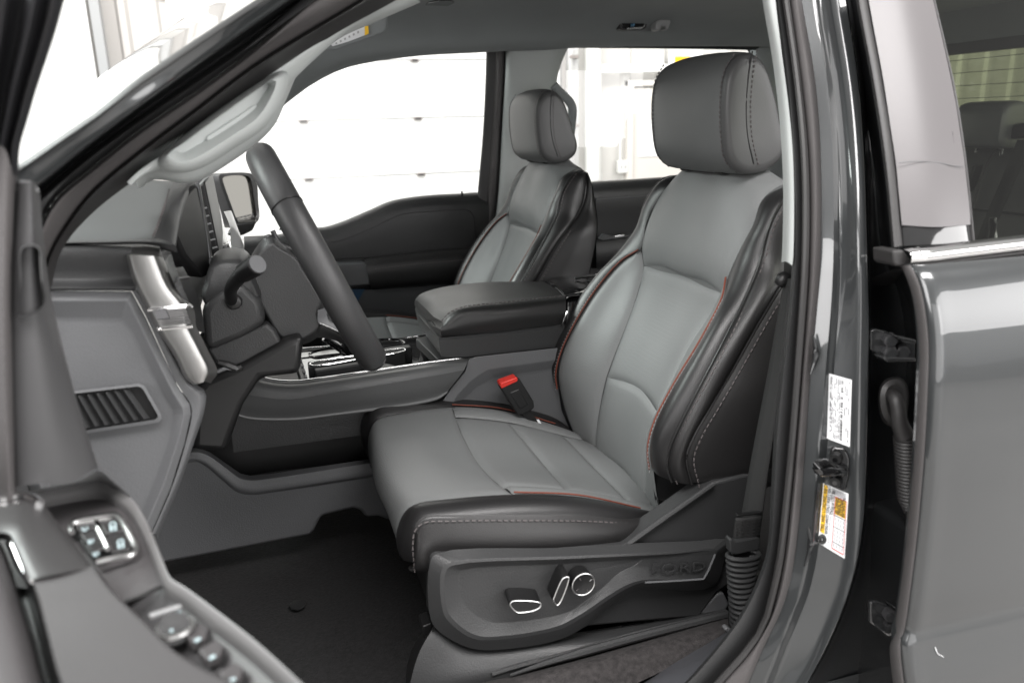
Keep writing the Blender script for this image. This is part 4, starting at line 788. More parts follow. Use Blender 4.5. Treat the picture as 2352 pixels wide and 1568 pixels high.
loft('side_rail_lower', [crs, [a*.5+b*.5+np.array([0, -.001, 0]) for a, b in zip(crs, bot)], bot, bt2, [p+np.array([0, .06, 0]) for p in bt2]], RAIL, con, nu=60, nv=5)
tube('chrome_strip', [p+np.array([0, -.001, .002]) for p in r0_[2:]], .0017, CHR, con, n=6, res=50)
far_ = Yp([(640, 806), (700, 800), (760, 795), (870, 783), (975, 770), (985, 768)], .14)
tube('chrome_strip', far_, .0022, CHR, con, n=6, res=30)
# tray well
plate('tray_floor', [np.array(p) for p in ((-.10, -.195, 1.055), (.36, -.195, 1.06), (.36, .16, 1.06), (-.10, .16, 1.055))], (0, 0, -.02), PDK, con, bevel=0)
for Y, zz in ((-.197, 1.112), (.155, 1.075)): plate('tray_wall', [np.array(p) for p in ((-.10, Y, zz), (.36, Y, zz+.006), (.36, Y, 1.0), (-.10, Y, 1.0))], (0, .006, 0), PD, con, bevel=0)
ti = thing  # noqa
zt = 1.098
def Zp(L, Z): return [at(x, y, Z=Z) for x, y in L]
tr = plate('tray_insert', Zp([(684, 807), (880, 782), (955, 776), (1008, 828), (900, 846), (700, 872)], 1.075), (0, 0, -.012), GBK, con, bevel=.002)
for L in ([(706, 830), (860, 806), (925, 797), (932, 806), (860, 816), (708, 842)], [(690, 812), (706, 872), (698, 873), (683, 814)], [(868, 800), (940, 790), (946, 797), (870, 808)], [(720, 845), (840, 826), (846, 832), (724, 852)]):
    plate('tray_divider', Zp(L, 1.108), (0, 0, -.035), PD, tr, bevel=.003)
tube('divider_edge', Zp([(712, 838), (718, 832), (850, 812), (924, 800), (930, 806), (850, 820), (722, 840)], 1.110), .0016, CHR, tr, n=6, res=40, closed=True)
tube('cup_ring', Zp([(812, 793), (850, 782), (910, 780), (930, 792), (880, 803), (830, 803)], 1.100), .003, GBK, tr, n=8, res=40, closed=True)
tube('cup_ring', Zp([(712, 812), (740, 803), (790, 797), (806, 806), (770, 816), (725, 822)], 1.100), .003, GBK, tr, n=8, res=40, closed=True)
plate('tray_rear_panel', Zp([(955, 776), (982, 772), (1040, 822), (1008, 828)], 1.112), (0, 0, -.02), PD, con, bevel=.002)
plate('tray_front_panel', Zp([(672, 812), (684, 808), (704, 872), (692, 876)], 1.11), (0, 0, -.02), PD, con, bevel=.002)
for k in range(4): plate('tray_rib', Zp([(686+4*k, 822+13*k), (692+4*k, 821+13*k), (694+4*k, 827+13*k), (688+4*k, 828+13*k)], 1.113), (0, 0, -.004), PG, con, bevel=0)
plate('red_mark', Zp([(845, 851), (850, 850), (850, 853), (845, 854)], 1.114), (0, 0, -.003), REDM, con, bevel=0)
# gear selector
gs = tube('gear_lever', [at(880, 846, Y=-.06), at(874, 836, Y=-.06), at(864, 824, Y=-.06)], [.012, .007, .006], CHR, con, n=12)
plate('gear_boot', Zp([(852, 840), (880, 832), (910, 838), (906, 850), (876, 852)], 1.112), (0, 0, -.012), PDK, gs, bevel=.004)
tube('selector_knob', [at(748, 770, Y=.02), at(790, 800, Y=.02), at(805, 822, Y=.02)], [.012, .014, .010], GBK, con, n=12, res=12)
# padded lid
lid_b = [(1031, 778), (1150, 763), (1290, 747)]; 
LN = [at(1014, 773, Y=-.195), at(1150, 762, Y=-.20), at(1296, 744, Y=-.20)]
LNm = [at(1012, 758, Y=-.200), at(1150, 728, Y=-.207), at(1300, 714, Y=-.207)]
LNt = [at(1018, 744, Y=-.188), at(1032, 729, Y=-.190), at(1062, 715, Y=-.195), at(1160, 703, Y=-.195), at(1299, 688, Y=-.195)]
LT1 = [at(996, 727, Y=-.12), at(1012, 711, Y=-.12), at(1062, 695, Y=-.12), at(1160, 685, Y=-.12), at(1290, 676, Y=-.12)]
LT2 = [at(972, 703, Y=.02), at(986, 684, Y=.02), at(1040, 668, Y=.02), at(1150, 659, Y=.02), at(1268, 658, Y=.02)]
LF_ = [at(953, 690, Y=.14), at(960, 680, Y=.14), at(1000, 664, Y=.14), at(1100, 650, Y=.14), at(1245, 648, Y=.14)]
LF2 = [at(952, 700, Y=.16), at(1000, 676, Y=.16), at(1100, 662, Y=.16), at(1245, 660, Y=.16)]
ld = loft('padded_lid', [LN, LNm, LNt, LT1, LT2, LF_, LF2], LDS, con, nu=40, nv=6)
fr = [np.array(g[0]) for g in (LN, LNm, LNt, LT1, LT2, LF_, LF2)]
c_ = (LN[0]+LF2[0])/2+np.array([.002, 0, -.005])
loft('lid_front', [fr, [p*.5+c_*.5+np.array([-.004, 0, 0]) for p in fr], [c_+(p-c_)*.02 for p in fr]], LDS, ld, nu=24, nv=4)
stitches('lid_stitching', [p+np.array([0, .006, .0065]) for p in LNt], THR, ld, step=.008)
lbz = rings('lid_base', [[at(x, y, Y=Y) for x, y, Y in L] for L in (
   [(1008, 776, -.198), (1150, 764, -.202), (1298, 745, -.202), (1300, 745, .15), (955, 705, .16)],
   [(1008, 782, -.203), (1150, 770, -.207), (1298, 752, -.207), (1300, 752, .155), (953, 709, .165)],
   [(1014, 818, -.200), (1072, 819, -.203), (1296, 795, -.203), (1300, 795, .15), (962, 748, .16)],
   [(1020, 824, -.195), (1072, 823, -.198), (1296, 800, -.198), (1300, 800, .145), (968, 752, .155)])], PD, con, cap=True, capback=True, sharp=30)
plate('lid_latch', [at(966, 722, Y=.09), at(1000, 760, Y=-.12), at(1003, 772, Y=-.12), at(968, 734, Y=.09)], (-.006, 0, 0), PDK, lbz, bevel=.002)
plate('storage_slot', [at(972, 742, Y=.10), at(984, 754, Y=.03), at(986, 768, Y=.03), at(974, 756, Y=.10)], (-.003, 0, 0), GBK, lbz, bevel=.001)
tube('latch_edge', [at(957, 700, Y=.13), at(1002, 748, Y=-.14)], .002, CHR, lbz, n=6)
# gloss black rear of the console with its bright band
rb = loft('rear_finisher', [[at(1296, 748, Y=-.20), at(1300, 690, Y=-.195), at(1256, 655, Y=.10), at(1244, 650, Y=.16)], [at(1300, 745, Y=-.205), at(1306, 692, Y=-.200), at(1262, 648, Y=.10), at(1250, 644, Y=.16)], [at(1330, 740, Y=-.20), at(1342, 684, Y=-.19), at(1292, 640, Y=.10), at(1280, 636, Y=.16)], [at(1360, 740, Y=-.19), at(1380, 690, Y=-.18), at(1330, 636, Y=.10), at(1310, 632, Y=.16)]], GBK, con, nu=30, nv=4)
loft('chrome_band', [[at(1301, 692, Y=-.197), at(1280, 670, Y=-.05), at(1256, 652, Y=.10)], [at(1304, 684, Y=-.197), at(1284, 662, Y=-.05), at(1260, 645, Y=.10)], [at(1332, 678, Y=-.192), at(1306, 656, Y=-.05), at(1276, 642, Y=.10)]], CHR, rb, nu=16, nv=4)
tube('chrome_edge', [at(1303, 714, Y=-.212), at(1297, 730, Y=-.212), at(1290, 748, Y=-.210)], .002, CHR, rb, n=6)
tube('cup_rim', [at(1320, 640, Y=.02), at(1350, 634, Y=.02), at(1385, 632, Y=.02)], .003, CHR, rb, n=6)
tube('cup_rim', [at(1330, 652, Y=-.02), at(1350, 646, Y=-.02), at(1385, 650, Y=-.02)], .003, CHR, rb, n=6)
# grey side panel of the console
G1 = [(1076, 826), (1092, 819), (1284, 798), (1310, 796), (1330, 900), (1345, 1040), (1215, 1010), (990, 975), (1004, 940), (1035, 892), (1068, 852)]
G2 = [(1098, 862), (1122, 848), (1280, 826), (1310, 822), (1330, 905), (1342, 1030), (1215, 1005), (1016, 968), (1028, 942), (1052, 905), (1080, 876)]
G3 = [(1110, 880), (1136, 866), (1280, 844), (1308, 840), (1326, 910), (1336, 1025), (1215, 1000), (1036, 964), (1044, 948), (1064, 916), (1092, 890)]
gp = rings('side_panel', [Yp(G1, -.19), Yp(G1, -.213), Yp(G2, -.216), Yp(G3, -.208), Yp([((x-1190)*.9+1190, (y-930)*.9+930) for x, y in G3], -.207)], PG, con, sharp=25)
m_ = gp.modifiers.new('b', 'BEVEL'); m_.width = .004; m_.segments = 3; m_.limit_method = 'ANGLE'; m_.angle_limit = math.radians(8)
# lower tunnel panel
TU = [(300, 1310), (340, 1240), (430, 1042), (452, 1040), (480, 1050), (520, 1078), (552, 1100), (575, 1105), (620, 1101), (850, 1066), (1000, 1045), (1000, 1230), (868, 1186), (840, 1188), (828, 1172), (812, 1167), (742, 1184), (735, 1192), (722, 1218), (712, 1229), (385, 1291)]
tp = plate('tunnel_panel', Yp(TU, -.23), (0, .03, 0), PG, con, bevel=.006)
loft('tunnel_lip', [Yp([(432, 1040), (455, 1038), (482, 1048), (520, 1076), (552, 1099), (576, 1103), (620, 1099), (850, 1063), (1000, 1042)], -.232), Yp([(425, 1056), (452, 1054), (475, 1064), (512, 1094), (548, 1122), (580, 1128), (625, 1124), (850, 1090), (1000, 1068)], -.236), Yp([(425, 1066), (452, 1060), (472, 1070), (508, 1100), (545, 1130), (580, 1136), (625, 1130), (850, 1096), (1000, 1076)], -.231)], PG, tp, nu=50, nv=5)
plate('tunnel_pocket', Yp([(430, 1045), (520, 1000), (860, 990), (1000, 985), (1000, 1070), (860, 1090), (560, 1120), (480, 1075)], -.16), (0, .02, 0), PDK, con, bevel=0)
tube('pocket_edge', Yp([(560, 1098), (640, 1086), (760, 1072), (850, 1060)], -.19), .004, PD, con, n=8, res=20)
tube('key_slot', Yp([(575, 848), (583, 846), (590, 836)], -.30), .008, PDK, con, n=10)

# ================================================================ seat belt and buckle
bk = thing('belt_buckle', 'black seat belt buckle with red release button beside the driver seat', 'buckle', at(1230, 975, Y=-.222))
BK = [(1149, 890), (1152, 884), (1188, 869), (1194, 870), (1226, 922), (1228, 936), (1222, 942), (1196, 954), (1190, 953)]
bb = plate('buckle_body', Yp(BK, -.262), (0, .022, 0), PDK, bk, bevel=.004)
plate('buckle_panel', Yp([(1170, 902), (1192, 893), (1214, 930), (1194, 940)], -.263), (0, .004, 0), PDK, bb, bevel=.002)
plate('release_button', Yp([(1149, 884), (1151, 879), (1187, 866), (1190, 870), (1189, 876), (1152, 893)], -.264), (0, .024, 0), REDM, bb, bevel=.002)
plate('buckle_strap', Yp([(1198, 950), (1216, 942), (1250, 982), (1240, 990)], -.255), (0, .006, 0), PDK, bk, bevel=.001)
plate('strap_tag', Yp([(1233, 964), (1238, 963), (1249, 982), (1244, 985)], -.257), (0, .002, 0), WHS, bk, bevel=0)
sbt = thing('seat_belt', 'black seat belt webbing running down inside the pillar to a ribbed boot', 'seat belt', at(1700, 1400, Y=-.76))
loft('webbing', [[at(x, y, Y=-.735) for x, y in ((1805, 640), (1790, 720), (1765, 860), (1730, 1040), (1705, 1180), (1692, 1260))], [at(x, y, Y=-.765) for x, y in ((1822, 640), (1812, 720), (1800, 860), (1772, 1040), (1752, 1180), (1742, 1260))]], WEB, sbt, nu=30, nv=4, thick=.002)
loft('webbing', [[at(x, y, Y=-.72) for x, y in ((1800, 200), (1806, 400), (1803, 640))], [at(x, y, Y=-.74) for x, y in ((1818, 200), (1826, 400), (1824, 640))]], WEB, sbt, nu=12, nv=3, thick=.002)
plate('webbing_fold', [at(x, y, Y=-.768) for x, y in ((1694, 1182), (1752, 1176), (1752, 1181), (1694, 1187))], (0, .006, 0), PDK, sbt, bevel=.001)
loft('sewn_end', [[at(x, y, Y=-.766) for x, y in ((1692, 1190), (1688, 1215), (1685, 1240))], [at(x, y, Y=-.772) for x, y in ((1750, 1186), (1748, 1210), (1744, 1236))]], WEB, sbt, nu=8, nv=4, thick=.003)
for k in range(6): stitches('box_stitching', [at(1694, 1196+7*k, Y=-.770), at(1744, 1190+7*k, Y=-.776)], PDK, sbt, step=.005, ln=.003, r=.0007)
sp_ = tube('belt_guide', [at(1788, 652, Y=-.735), at(1796, 644, Y=-.738), at(1808, 634, Y=-.738)], [.007, .010, .008], PDK, sbt, n=12, res=10)
plate('boot_collar', [at(x, y, Y=-.775) for x, y in ((1676, 1240), (1680, 1236), (1690, 1244), (1738, 1234), (1746, 1236), (1744, 1262), (1690, 1274), (1678, 1268))], (0, .012, 0), PD, sbt, bevel=.003)
for k in range(15):
    x0, x1, y = 1672+1.6*k*.6, 1742-3.2*k*.9, 1276+12.2*k
    c0, c1 = at(x0, y+2, Y=-.77), at(x1, y-6, Y=-.775); m0 = (c0+c1)/2; hw = np.linalg.norm(c1-c0)/2
    dx = (c1-c0)/(2*hw)
    tube('boot_fold', [m0+dx*hw*math.cos(a)+np.array([0, .012*math.sin(a), 0]) for a in np.linspace(0, 2*math.pi, 24, endpoint=False)], .0032, PD, sbt, n=8, closed=True)
plate('boot_core', [at(x, y, Y=-.768) for x, y in ((1682, 1270), (1738, 1262), (1700, 1450), (1682, 1455))], (0, .012, 0), PDK, sbt, bevel=.002)
plate('boot_clip', [at(x, y, Y=-.79) for x, y in ((1664, 1446), (1672, 1440), (1682, 1446), (1674, 1456))], (0, .01, 0), PG, sbt, bevel=.002)

# ================================================================ labels, striker, hinges and wiring boot on the pillar
from mathutils.bvhtree import BVHTree
_bv = BVHTree.FromPolygons([v.co+Vector(cab.location) for v in bp.data.vertices], [tuple(p.vertices) for p in bp.data.polygons])
def pil(x, y, o=0):                          # the point of the pillar face seen at a pixel, o above it
    d = FW+RT*(x-CX)/FPX-UP*(y-CY)/FPX; d = d/np.linalg.norm(d)
    h = _bv.ray_cast(Vector(CAM*K), Vector(d))
    if h[0] is None: return at(x, y, Y=Yb(y)-.06)
    n = np.array(h[1]); n = n if n@d < 0 else -n
    return np.array(h[0])/K+n*(.0006+o)
def quad(name, c, m, parent, o=0, bev=0):      # label corners follow the pillar face
    return plate(name, [pil(x, y, o) for x, y in c], (.0003, .0003, 0), m, parent, bevel=bev)
def sub_(c, u0, u1, v0, v1):
    c = [np.array(p, float) for p in c]
    f = lambda u, v: (c[0]*(1-u)+c[1]*u)*(1-v)+(c[3]*(1-u)+c[2]*u)*v
    return [f(u0, v0), f(u1, v0), f(u1, v1), f(u0, v1)]
L1 = [(1903, 857), (1957, 872), (1952, 1026), (1898, 1006)]
v1 = obj('certification_label', [pil(*sub_(L1, u, u, v, v)[0]) for v in np.linspace(0, 1, 12) for u in np.linspace(0, 1, 8)], gridF(12, 8), WHS, cab); v1['label'] = 'white certification label with a barcode on the door pillar'
for k in range(44):
    a = .05+.9*k/44
    if random.random() < .78: quad('barcode_bar', sub_(L1, .56, .66, a, a+.006+.008*random.random()), INK, v1, .0008)
for j, u in enumerate((.06, .13, .20, .27, .34, .42, .49, .72, .80, .88)):
    a = .04
    while a < .93:
        l = random.uniform(.02, .12)
        if random.random() < (.85 if j < 7 else .45): quad('fine_print', sub_(L1, u, u+.035, a, min(a+l, .96)), INKS, v1, .0008)
        a += l+random.uniform(.012, .05)
L2 = [(1890, 1108), (1949, 1133), (1940, 1282), (1878, 1245)]
v2 = obj('tire_label', [pil(*sub_(L2, u, u, v, v)[0]) for v in np.linspace(0, 1, 12) for u in np.linspace(0, 1, 8)], gridF(12, 8), WHS, cab); v2['label'] = 'yellow and white tire and loading information label on the door pillar'
quad('yellow_band', sub_(L2, .02, .20, .02, .80), YEL, v2, .0008)
quad('yellow_box', sub_(L2, .52, .92, .14, .40), YEL, v2, .0008)
def ltext(name, body, u, v, size, m, o=.0016, sq=1.0, w=.1):
    p = sub_(L2, u, u+.001, v, v+.001)[0]; q = sub_(L2, u, u+.001, v-w, v)[0]; r_ = sub_(L2, u-.1, u, v, v)[0]
    P, Q, Rr = pil(*p, o), pil(*q, o), pil(*r_, o)
    return text(name, body, P, Q-P, Rr-P, size, m, v2, ext=.0002, squash=sq)
ltext('label_title', 'TIRE AND LOADING INFORMATION', .125, .77, .0062, INK, sq=.76)
ltext('label_line', 'SEATING CAPACITY  TOTAL 5  FRONT 2  REAR 3', .27, .78, .0042, INK, sq=.62)
ltext('label_line', '774 kg or 1707 lbs', .42, .44, .0062, INK, sq=.62)
for k, s in enumerate(("SEE OWNERS", "MANUAL FOR", "ADDITIONAL", "INFORMATION")): ltext('label_line', s, .585+.09*k, .385, .0046, INK, sq=.72)
for u0, u1, v0_, v1_ in ((.50, .515, .13, .95), (.93, .945, .13, .95), (.50, .945, .125, .135), (.50, .945, .945, .955)): quad('red_rule', sub_(L2, u0, u1, v0_, v1_), REDM, v2, .0012)
for v in (.42, .60, .84): quad('table_rule', sub_(L2, .52, .93, v, v+.006), INK, v2, .0012)
for u in (.56, .66, .76, .86):
    for v in (.45, .52, .64, .71, .77, .87): quad('fine_print', sub_(L2, u, u+.03, v, v+.045), GRYI, v2, .0010)
for v in np.linspace(.02, .10, 9): quad('barcode_bar', sub_(L2, .36, .9, v, v+.004), GRYI, v2, .0010)
for k in range(5): quad('fine_print', sub_(L2, .36, .385, .48+.09*k, .55+.09*k), GRYI, v2, .0010)
c0 = sub_(L2, .13, .131, .89, .891)[0]
tube('label_symbol', [pil(c0[0]+6.5*math.cos(a), c0[1]+2+8*math.sin(a), .001) for a in np.linspace(0, 2*math.pi, 20, endpoint=False)], .0022, INK, v2, n=5, closed=True)
# striker
stk = plate('door_striker', [pil(x, y, .001) for x, y in ((1907, 1030), (1914, 1021), (1938, 1025), (1946, 1034), (1953, 1050), (1952, 1088), (1944, 1118), (1934, 1124), (1912, 1110), (1904, 1096))], (-.003, -.004, 0), GBK, cab, bevel=.002)
for cx_, cy_ in ((1922, 1047), (1920, 1099)):
    P = pil(cx_, cy_, .006); tube('striker_bolt', [P, P+np.array([-.006, -.005, 0])], [.0075, .006], PDK, stk, n=12)
    tube('bolt_socket', [P+np.array([-.0062, -.0052, 0]), P+np.array([-.0066, -.0056, 0])], .003, GBK, stk, n=6)
tube('striker_loop', [pil(1938, 1072, .004), pil(1920, 1066, .020), at(1890, 1062, Y=Yb(1062)-.046), at(1876, 1071, Y=Yb(1062)-.05), at(1884, 1082, Y=Yb(1062)-.05), at(1908, 1082, Y=Yb(1062)-.048), pil(1936, 1080, .006)], .0052, GBK, stk, n=10, res=40)
# rear door hinges in the jamb
def jb(x, y, o): return at(x, y, Y=Yb(y)-.018-o)
HNG = mat('hinge_paint', (.03, .031, .032), .22, coat=.6)
HNG2 = mat('hinge_bolt_paint', (.05, .05, .052), .3, coat=.4)
def hinge(y, h):
    a = plate('door_hinge', [jb(x, yy, .012) for x, yy in ((2000, y-h*.45), (2012, y-h*.5), (2040, y-h*.42), (2050, y-h*.2), (2076, y-h*.16), (2104, y-h*.1), (2104, y+h*.45), (2040, y+h*.48), (2012, y+h*.2), (2000, y+h*.1))], (0, .006, 0), HNG, cab, bevel=.002)
    plate('hinge_arm', [jb(x, yy, .03) for x, yy in ((2030, y+h*.34), (2050, y+h*.32), (2106, y+h*.34), (2106, y+h*.45), (2040, y+h*.47))], (0, .02, 0), HNG, a, bevel=.002)
    plate('hinge_arm', [jb(x, yy, .03) for x, yy in ((2055, y-h*.32), (2070, y-h*.28), (2106, y-h*.18), (2106, y-h*.06), (2070, y-h*.16))], (0, .02, 0), HNG, a, bevel=.002)
    for bx, by in ((2038, y-h*.22), (2038, y+h*.12), (2066, y+h*.10)):
        P = jb(bx, by, .012); tube('hinge_bolt', [P, P+np.array([-.004, -.010, 0])], .0085, HNG2, a, n=6); tube('hinge_bolt', [P+np.array([-.004, -.010, 0]), P+np.array([-.0055, -.0135, 0])], .0055, HNG, a, n=8)
hinge(795, 80); hinge(1422, 84)
# wiring boot
wb = rings('wiring_boot', [[jb(x, y, o) for x, y in L] for L, o in (([(2018, 905), (2024, 882), (2040, 868), (2066, 866), (2082, 880), (2088, 910), (2084, 950), (2072, 974), (2050, 980), (2030, 970), (2020, 945)], .010), ([(2022, 905), (2028, 886), (2042, 874), (2064, 872), (2078, 884), (2083, 910), (2080, 948), (2070, 968), (2050, 973), (2034, 963), (2024, 940)], .020), ([(2034, 905), (2038, 892), (2048, 884), (2062, 884), (2072, 892), (2075, 912), (2072, 944), (2065, 958), (2052, 962), (2042, 952), (2036, 930)], .024))], RUB, cab, n=40)
tube('boot_elbow', [jb(2046, 905, .026), jb(2056, 915, .042), jb(2063, 940, .046), jb(2066, 970, .046), jb(2078, 1000, .046)], [.006, .0075, .008, .009, .0105], RUB, wb, n=14, res=30)
for k in range(24):
    y = 1004+8.0*k; x = 2080+.4*k-.006*k*k; r = .0112-.0001*k-(.0012*(k-18) if k > 18 else 0)
    P = jb(x+(.9*(k-16) if k > 16 else 0), y, .042)
    tube('boot_rib', [P+np.array([r*math.cos(a), r*math.sin(a), .0012*math.cos(a)]) for a in np.linspace(0, 2*math.pi, 18, endpoint=False)], .0022, RUB, wb, n=6, closed=True)
tube('boot_tail', [jb(2080, 1000, .042), jb(2088, 1100, .042), jb(2094, 1180, .042), jb(2100, 1220, .03)], .009, PDK, wb, n=10, res=20)

# ================================================================ rear door (driver side), closed
rd = thing('rear_door', 'dark grey rear door with gloss black pillar cover, chrome strip and tinted window', 'car door', (.9, -.95, .75))
EDG = [(2103, 609), (2120, 639), (2135, 695), (2143, 770), (2146, 826), (2139, 957), (2133, 1058), (2126, 1168), (2111, 1280), (2103, 1355), (2085, 1467), (2077, 1480), (2088, 1568), (2100, 1700)]
def ex(y): return np.interp(y, [p[1] for p in EDG], [p[0] for p in EDG])
DY = [(609, -.965), (625, -.974), (660, -.983), (720, -.992), (800, -.998), (900, -1.003), (1050, -1.005), (1250, -1.002), (1400, -1.0005), (1440, -.9988), (1456, -.9984), (1474, -1.001), (1500, -1.003), (1600, -1.012), (1700, -1.014)]
rows = []
for y, Y in DY:
    p0 = at(ex(y), y, Y=Y); 
    x1 = p0[0]+.42; q = p0+np.array([.008, .0, 0])
    rows.append([p0+np.array([.006, .028, 0]), p0+np.array([0, .006, 0]), p0+np.array([.0045, -.0005, 0]), p0+np.array([.03, -.002, 0]), p0+np.array([.10, -.004, 0]), p0+np.array([.22, -.005, 0]), p0+np.array([.45, -.005, 0])])
cols = [[r[k] for r in rows] for k in range(7)]
loft('door_skin', cols, PNT, rd, nu=80, nv=4)
loft('door_seal', [[at(ex(y)-2, y, Y=Y+.012) for y, Y in DY], [at(ex(y)-14, y, Y=Y+.006) for y, Y in DY], [at(ex(y)-30, y, Y=Y+.016) for y, Y in DY], [at(ex(y)-36, y, Y=Y+.05) for y, Y in DY]], RUBB, rd, nu=60, nv=4)
# chrome belt strip
c1 = [at(2083, 578, Y=-.952), at(2100, 576, Y=-.956), at(2200, 564, Y=-.958), at(2400, 541, Y=-.958)]
cb0 = [p+np.array([0, 0, -.0]) for p in c1]
bz = lambda dz, dy: [np.array([p[0], p[1]+dy, p[2]+dz]) for p in c1]
loft('belt_chrome', [bz(.002, .006), bz(.0, -.004), bz(-.004, -.007), bz(-.0115, -.006), bz(-.0125, 0)], CHR, rd, nu=24, nv=3)
loft('belt_moulding', [bz(-.0122, .0), bz(-.0135, -.0055), bz(-.018, -.004), bz(-.0195, .012)], RUB, rd, nu=24, nv=3)
plate('belt_end_cap', [at(x, y, Y=-.95) for x, y in ((2052, 576), (2076, 574), (2098, 604), (2100, 612), (2060, 612), (2053, 606))], (0, .03, 0), RUB, rd, bevel=.003)
# gloss black pillar cover and window seal
def Yu(y): return -.935+.125*((580-y)/580.0)**1.2 if y < 580 else -.935
ve = lambda L, o=0: [at(x, y, Y=Yu(y)+o) for x, y in L]
ga = [(1975, -140), (1995, 0), (2030, 188), (2058, 375), (2076, 565)]; gb = [(2112, -140), (2143, 0), (2165, 92), (2193, 221), (2216, 375), (2235, 556)]
pcm = mat('gloss_black_cover', (.012, .012, .0125), .04, coat=1.0)
loft('pillar_cover', [ve(ga, .012), ve(ga), ve(lerp([ (a[0],a[1]) for a in resamp(ga, 12)], [(a[0], a[1]) for a in resamp(gb, 12)], .5), -.006), ve(gb, -.004), ve(gb, .008)], pcm, rd, nu=40, nv=6)
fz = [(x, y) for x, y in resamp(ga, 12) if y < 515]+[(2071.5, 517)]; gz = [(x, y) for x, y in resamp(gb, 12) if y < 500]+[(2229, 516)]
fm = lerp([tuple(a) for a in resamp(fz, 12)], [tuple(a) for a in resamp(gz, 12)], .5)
overlay_mat = mat('cover_overlay', (.105, .099, .101), .36, bump=('noise', 14, .05))
cf = loft('cover_overlay', [ve(fz, -.0022), ve([(x, y+(5 if y > 500 else 0)) for x, y in fm], -.0085), ve(gz, -.006)], overlay_mat, rd, nu=40, nv=8)  # paler matte sheet over the upper part of the cover
tube('overlay_crease', ve([(2066, 374), (2100, 371), (2150, 373), (2190, 381), (2212, 382)], -.0085), .0004, PG, cf, n=5, res=20)
loft('frame_seal', [ve([(x-28, y+4) for x, y in ga], .02), ve([(x-22, y+3) for x, y in ga], -.002), ve([(x-8, y) for x, y in ga], -.004), ve([(x-1, y) for x, y in ga], .004), ve([(x+2, y) for x, y in ga], .02)], RUB, rd, nu=40, nv=4)
tube('cover_edge', ve([(x+1, y) for x, y in gb], -.005), .0018, RUB, rd, n=6, res=30)
WG = [(2143, -10), (2165, 92), (2193, 221), (2216, 375), (2235, 557), (2420, 534), (2420, -10)]
obj('window_glass', ve(WG, .004), [tuple(range(len(WG)))], GLT, rd, smo=False)
hl = tube('dust_thread', [at(2148, 1485, Y=-1.006), at(2154, 1500, Y=-1.008), at(2166, 1507, Y=-1.008), at(2172, 1517, Y=-1.008), at(2188, 1516, Y=-1.008), at(2202, 1508, Y=-1.008)], .0004, WHS, rd, n=4, res=20)
# inner door trim seen through the glass
loft('inner_trim', [[np.array([x, -.80, z]) for x in (.66, .9, 1.5)] for z in (.8, 1.1, 1.33)]+[[np.array([x, -.88, 1.38]) for x in (.66, .9, 1.5)]], PD, rd, nu=8, nv=3)
tube('lock_pin', [at(2281, 546, Y=-.86), at(2281, 532, Y=-.86), at(2281, 515, Y=-.86), at(2281, 500, Y=-.86)], [.0055, .004, .0045, .004], GBK, rd, n=10)

# ================================================================ rear bench
rs = thing('rear_bench', 'black leather rear bench with headrests behind the tinted window', 'car seat', (1.2, -.1, .80))
bk_ = [(x+.52, z) for x, z in ((.80, .98), (.98, 1.0), (1.17, 1.02), (1.19, 1.12), (1.235, 1.30), (1.275, 1.43), (1.30, 1.452), (1.38, 1.445))]
loft('bench_back', [[np.array([x+o, y, z-d]) for x, z in bk_] for y, o, d in ((-.72, .03, .02), (-.66, 0, 0), (-.45, .008, 0), (-.22, 0, 0), (0, .008, 0), (.22, 0, 0), (.45, .008, 0), (.66, 0, 0), (.72, .03, .02))], mat('rear_bench_leather', (.06, .06, .061), .45, bump=('leather', 380, .1)), rs, nu=40, nv=6)
for y in (-.62, -.22, .05, .22, .62):
    tube('back_seam', [np.array([x-.002, y, z+.002]) for x, z in bk_[2:7]], .003, PDK, rs, n=6, res=24)
tube('back_seam', [np.array([1.752, y, 1.30]) for y in np.linspace(-.66, .66, 8)], .003, PDK, rs, n=6, res=24)
def rhead(x, y, z, w, h, d, m=LGH):
    q = [(-1, .55), (-.99, .8), (-.93, .94), (-.8, 1), (0, 1.03), (.8, 1), (.93, .94), (.99, .8), (1, .55)]
    pr = [(-.5*d, -.5*h), (-.56*d, -.1*h), (-.5*d, .36*h), (-.3*d, .5*h), (.25*d, .46*h), (.5*d, 0), (.35*d, -.5*h)]
    V = np.concatenate([[np.array([x+a*f, y+s*w/2, z+b*(.4+.6*f)]) for a, b in smooth(pr, 24, True)] for s, f in q]); k = len(q)
    o = obj('bench_headrest', V, gridF(k, 24, True)+[tuple(range(23, -1, -1)), tuple(range((k-1)*24, k*24))], m, rs)
    for s in (-1, 1): tube('headrest_post', [np.array([x, y+s*w*.25, z-h*.45]), np.array([x, y+s*w*.25, z-h*.45-.05])], .005, CHR, o, n=8)
rhead(1.81, .075, 1.512, .155, .105, .10); rhead(1.81, -.40, 1.512, .22, .12, .10); rhead(1.81, .44, 1.512, .22, .12, .10)
plate('belt_guide', [at(x, y, X=1.79) for x, y in ((2316, 320), (2318, 296), (2328, 285), (2352, 282), (2380, 282), (2380, 315))], (.06, 0, 0), PDK, rs, bevel=.006)
loft('bench_belt', [[at(2338, 322, X=1.785), at(2300, 415, X=1.745), at(2268, 490, X=1.705), at(2240, 560, X=1.68)], [at(2370, 322, X=1.785), at(2326, 430, X=1.745), at(2296, 500, X=1.705), at(2268, 575, X=1.68)]], WEB, rs, nu=20, nv=3, thick=.002)
plate('buckle_stalk', [at(x, y, X=1.70) for x, y in ((2212, 390), (2240, 378), (2226, 420), (2218, 440), (2210, 440))], (.03, 0, 0), PDK, rs, bevel=.004)

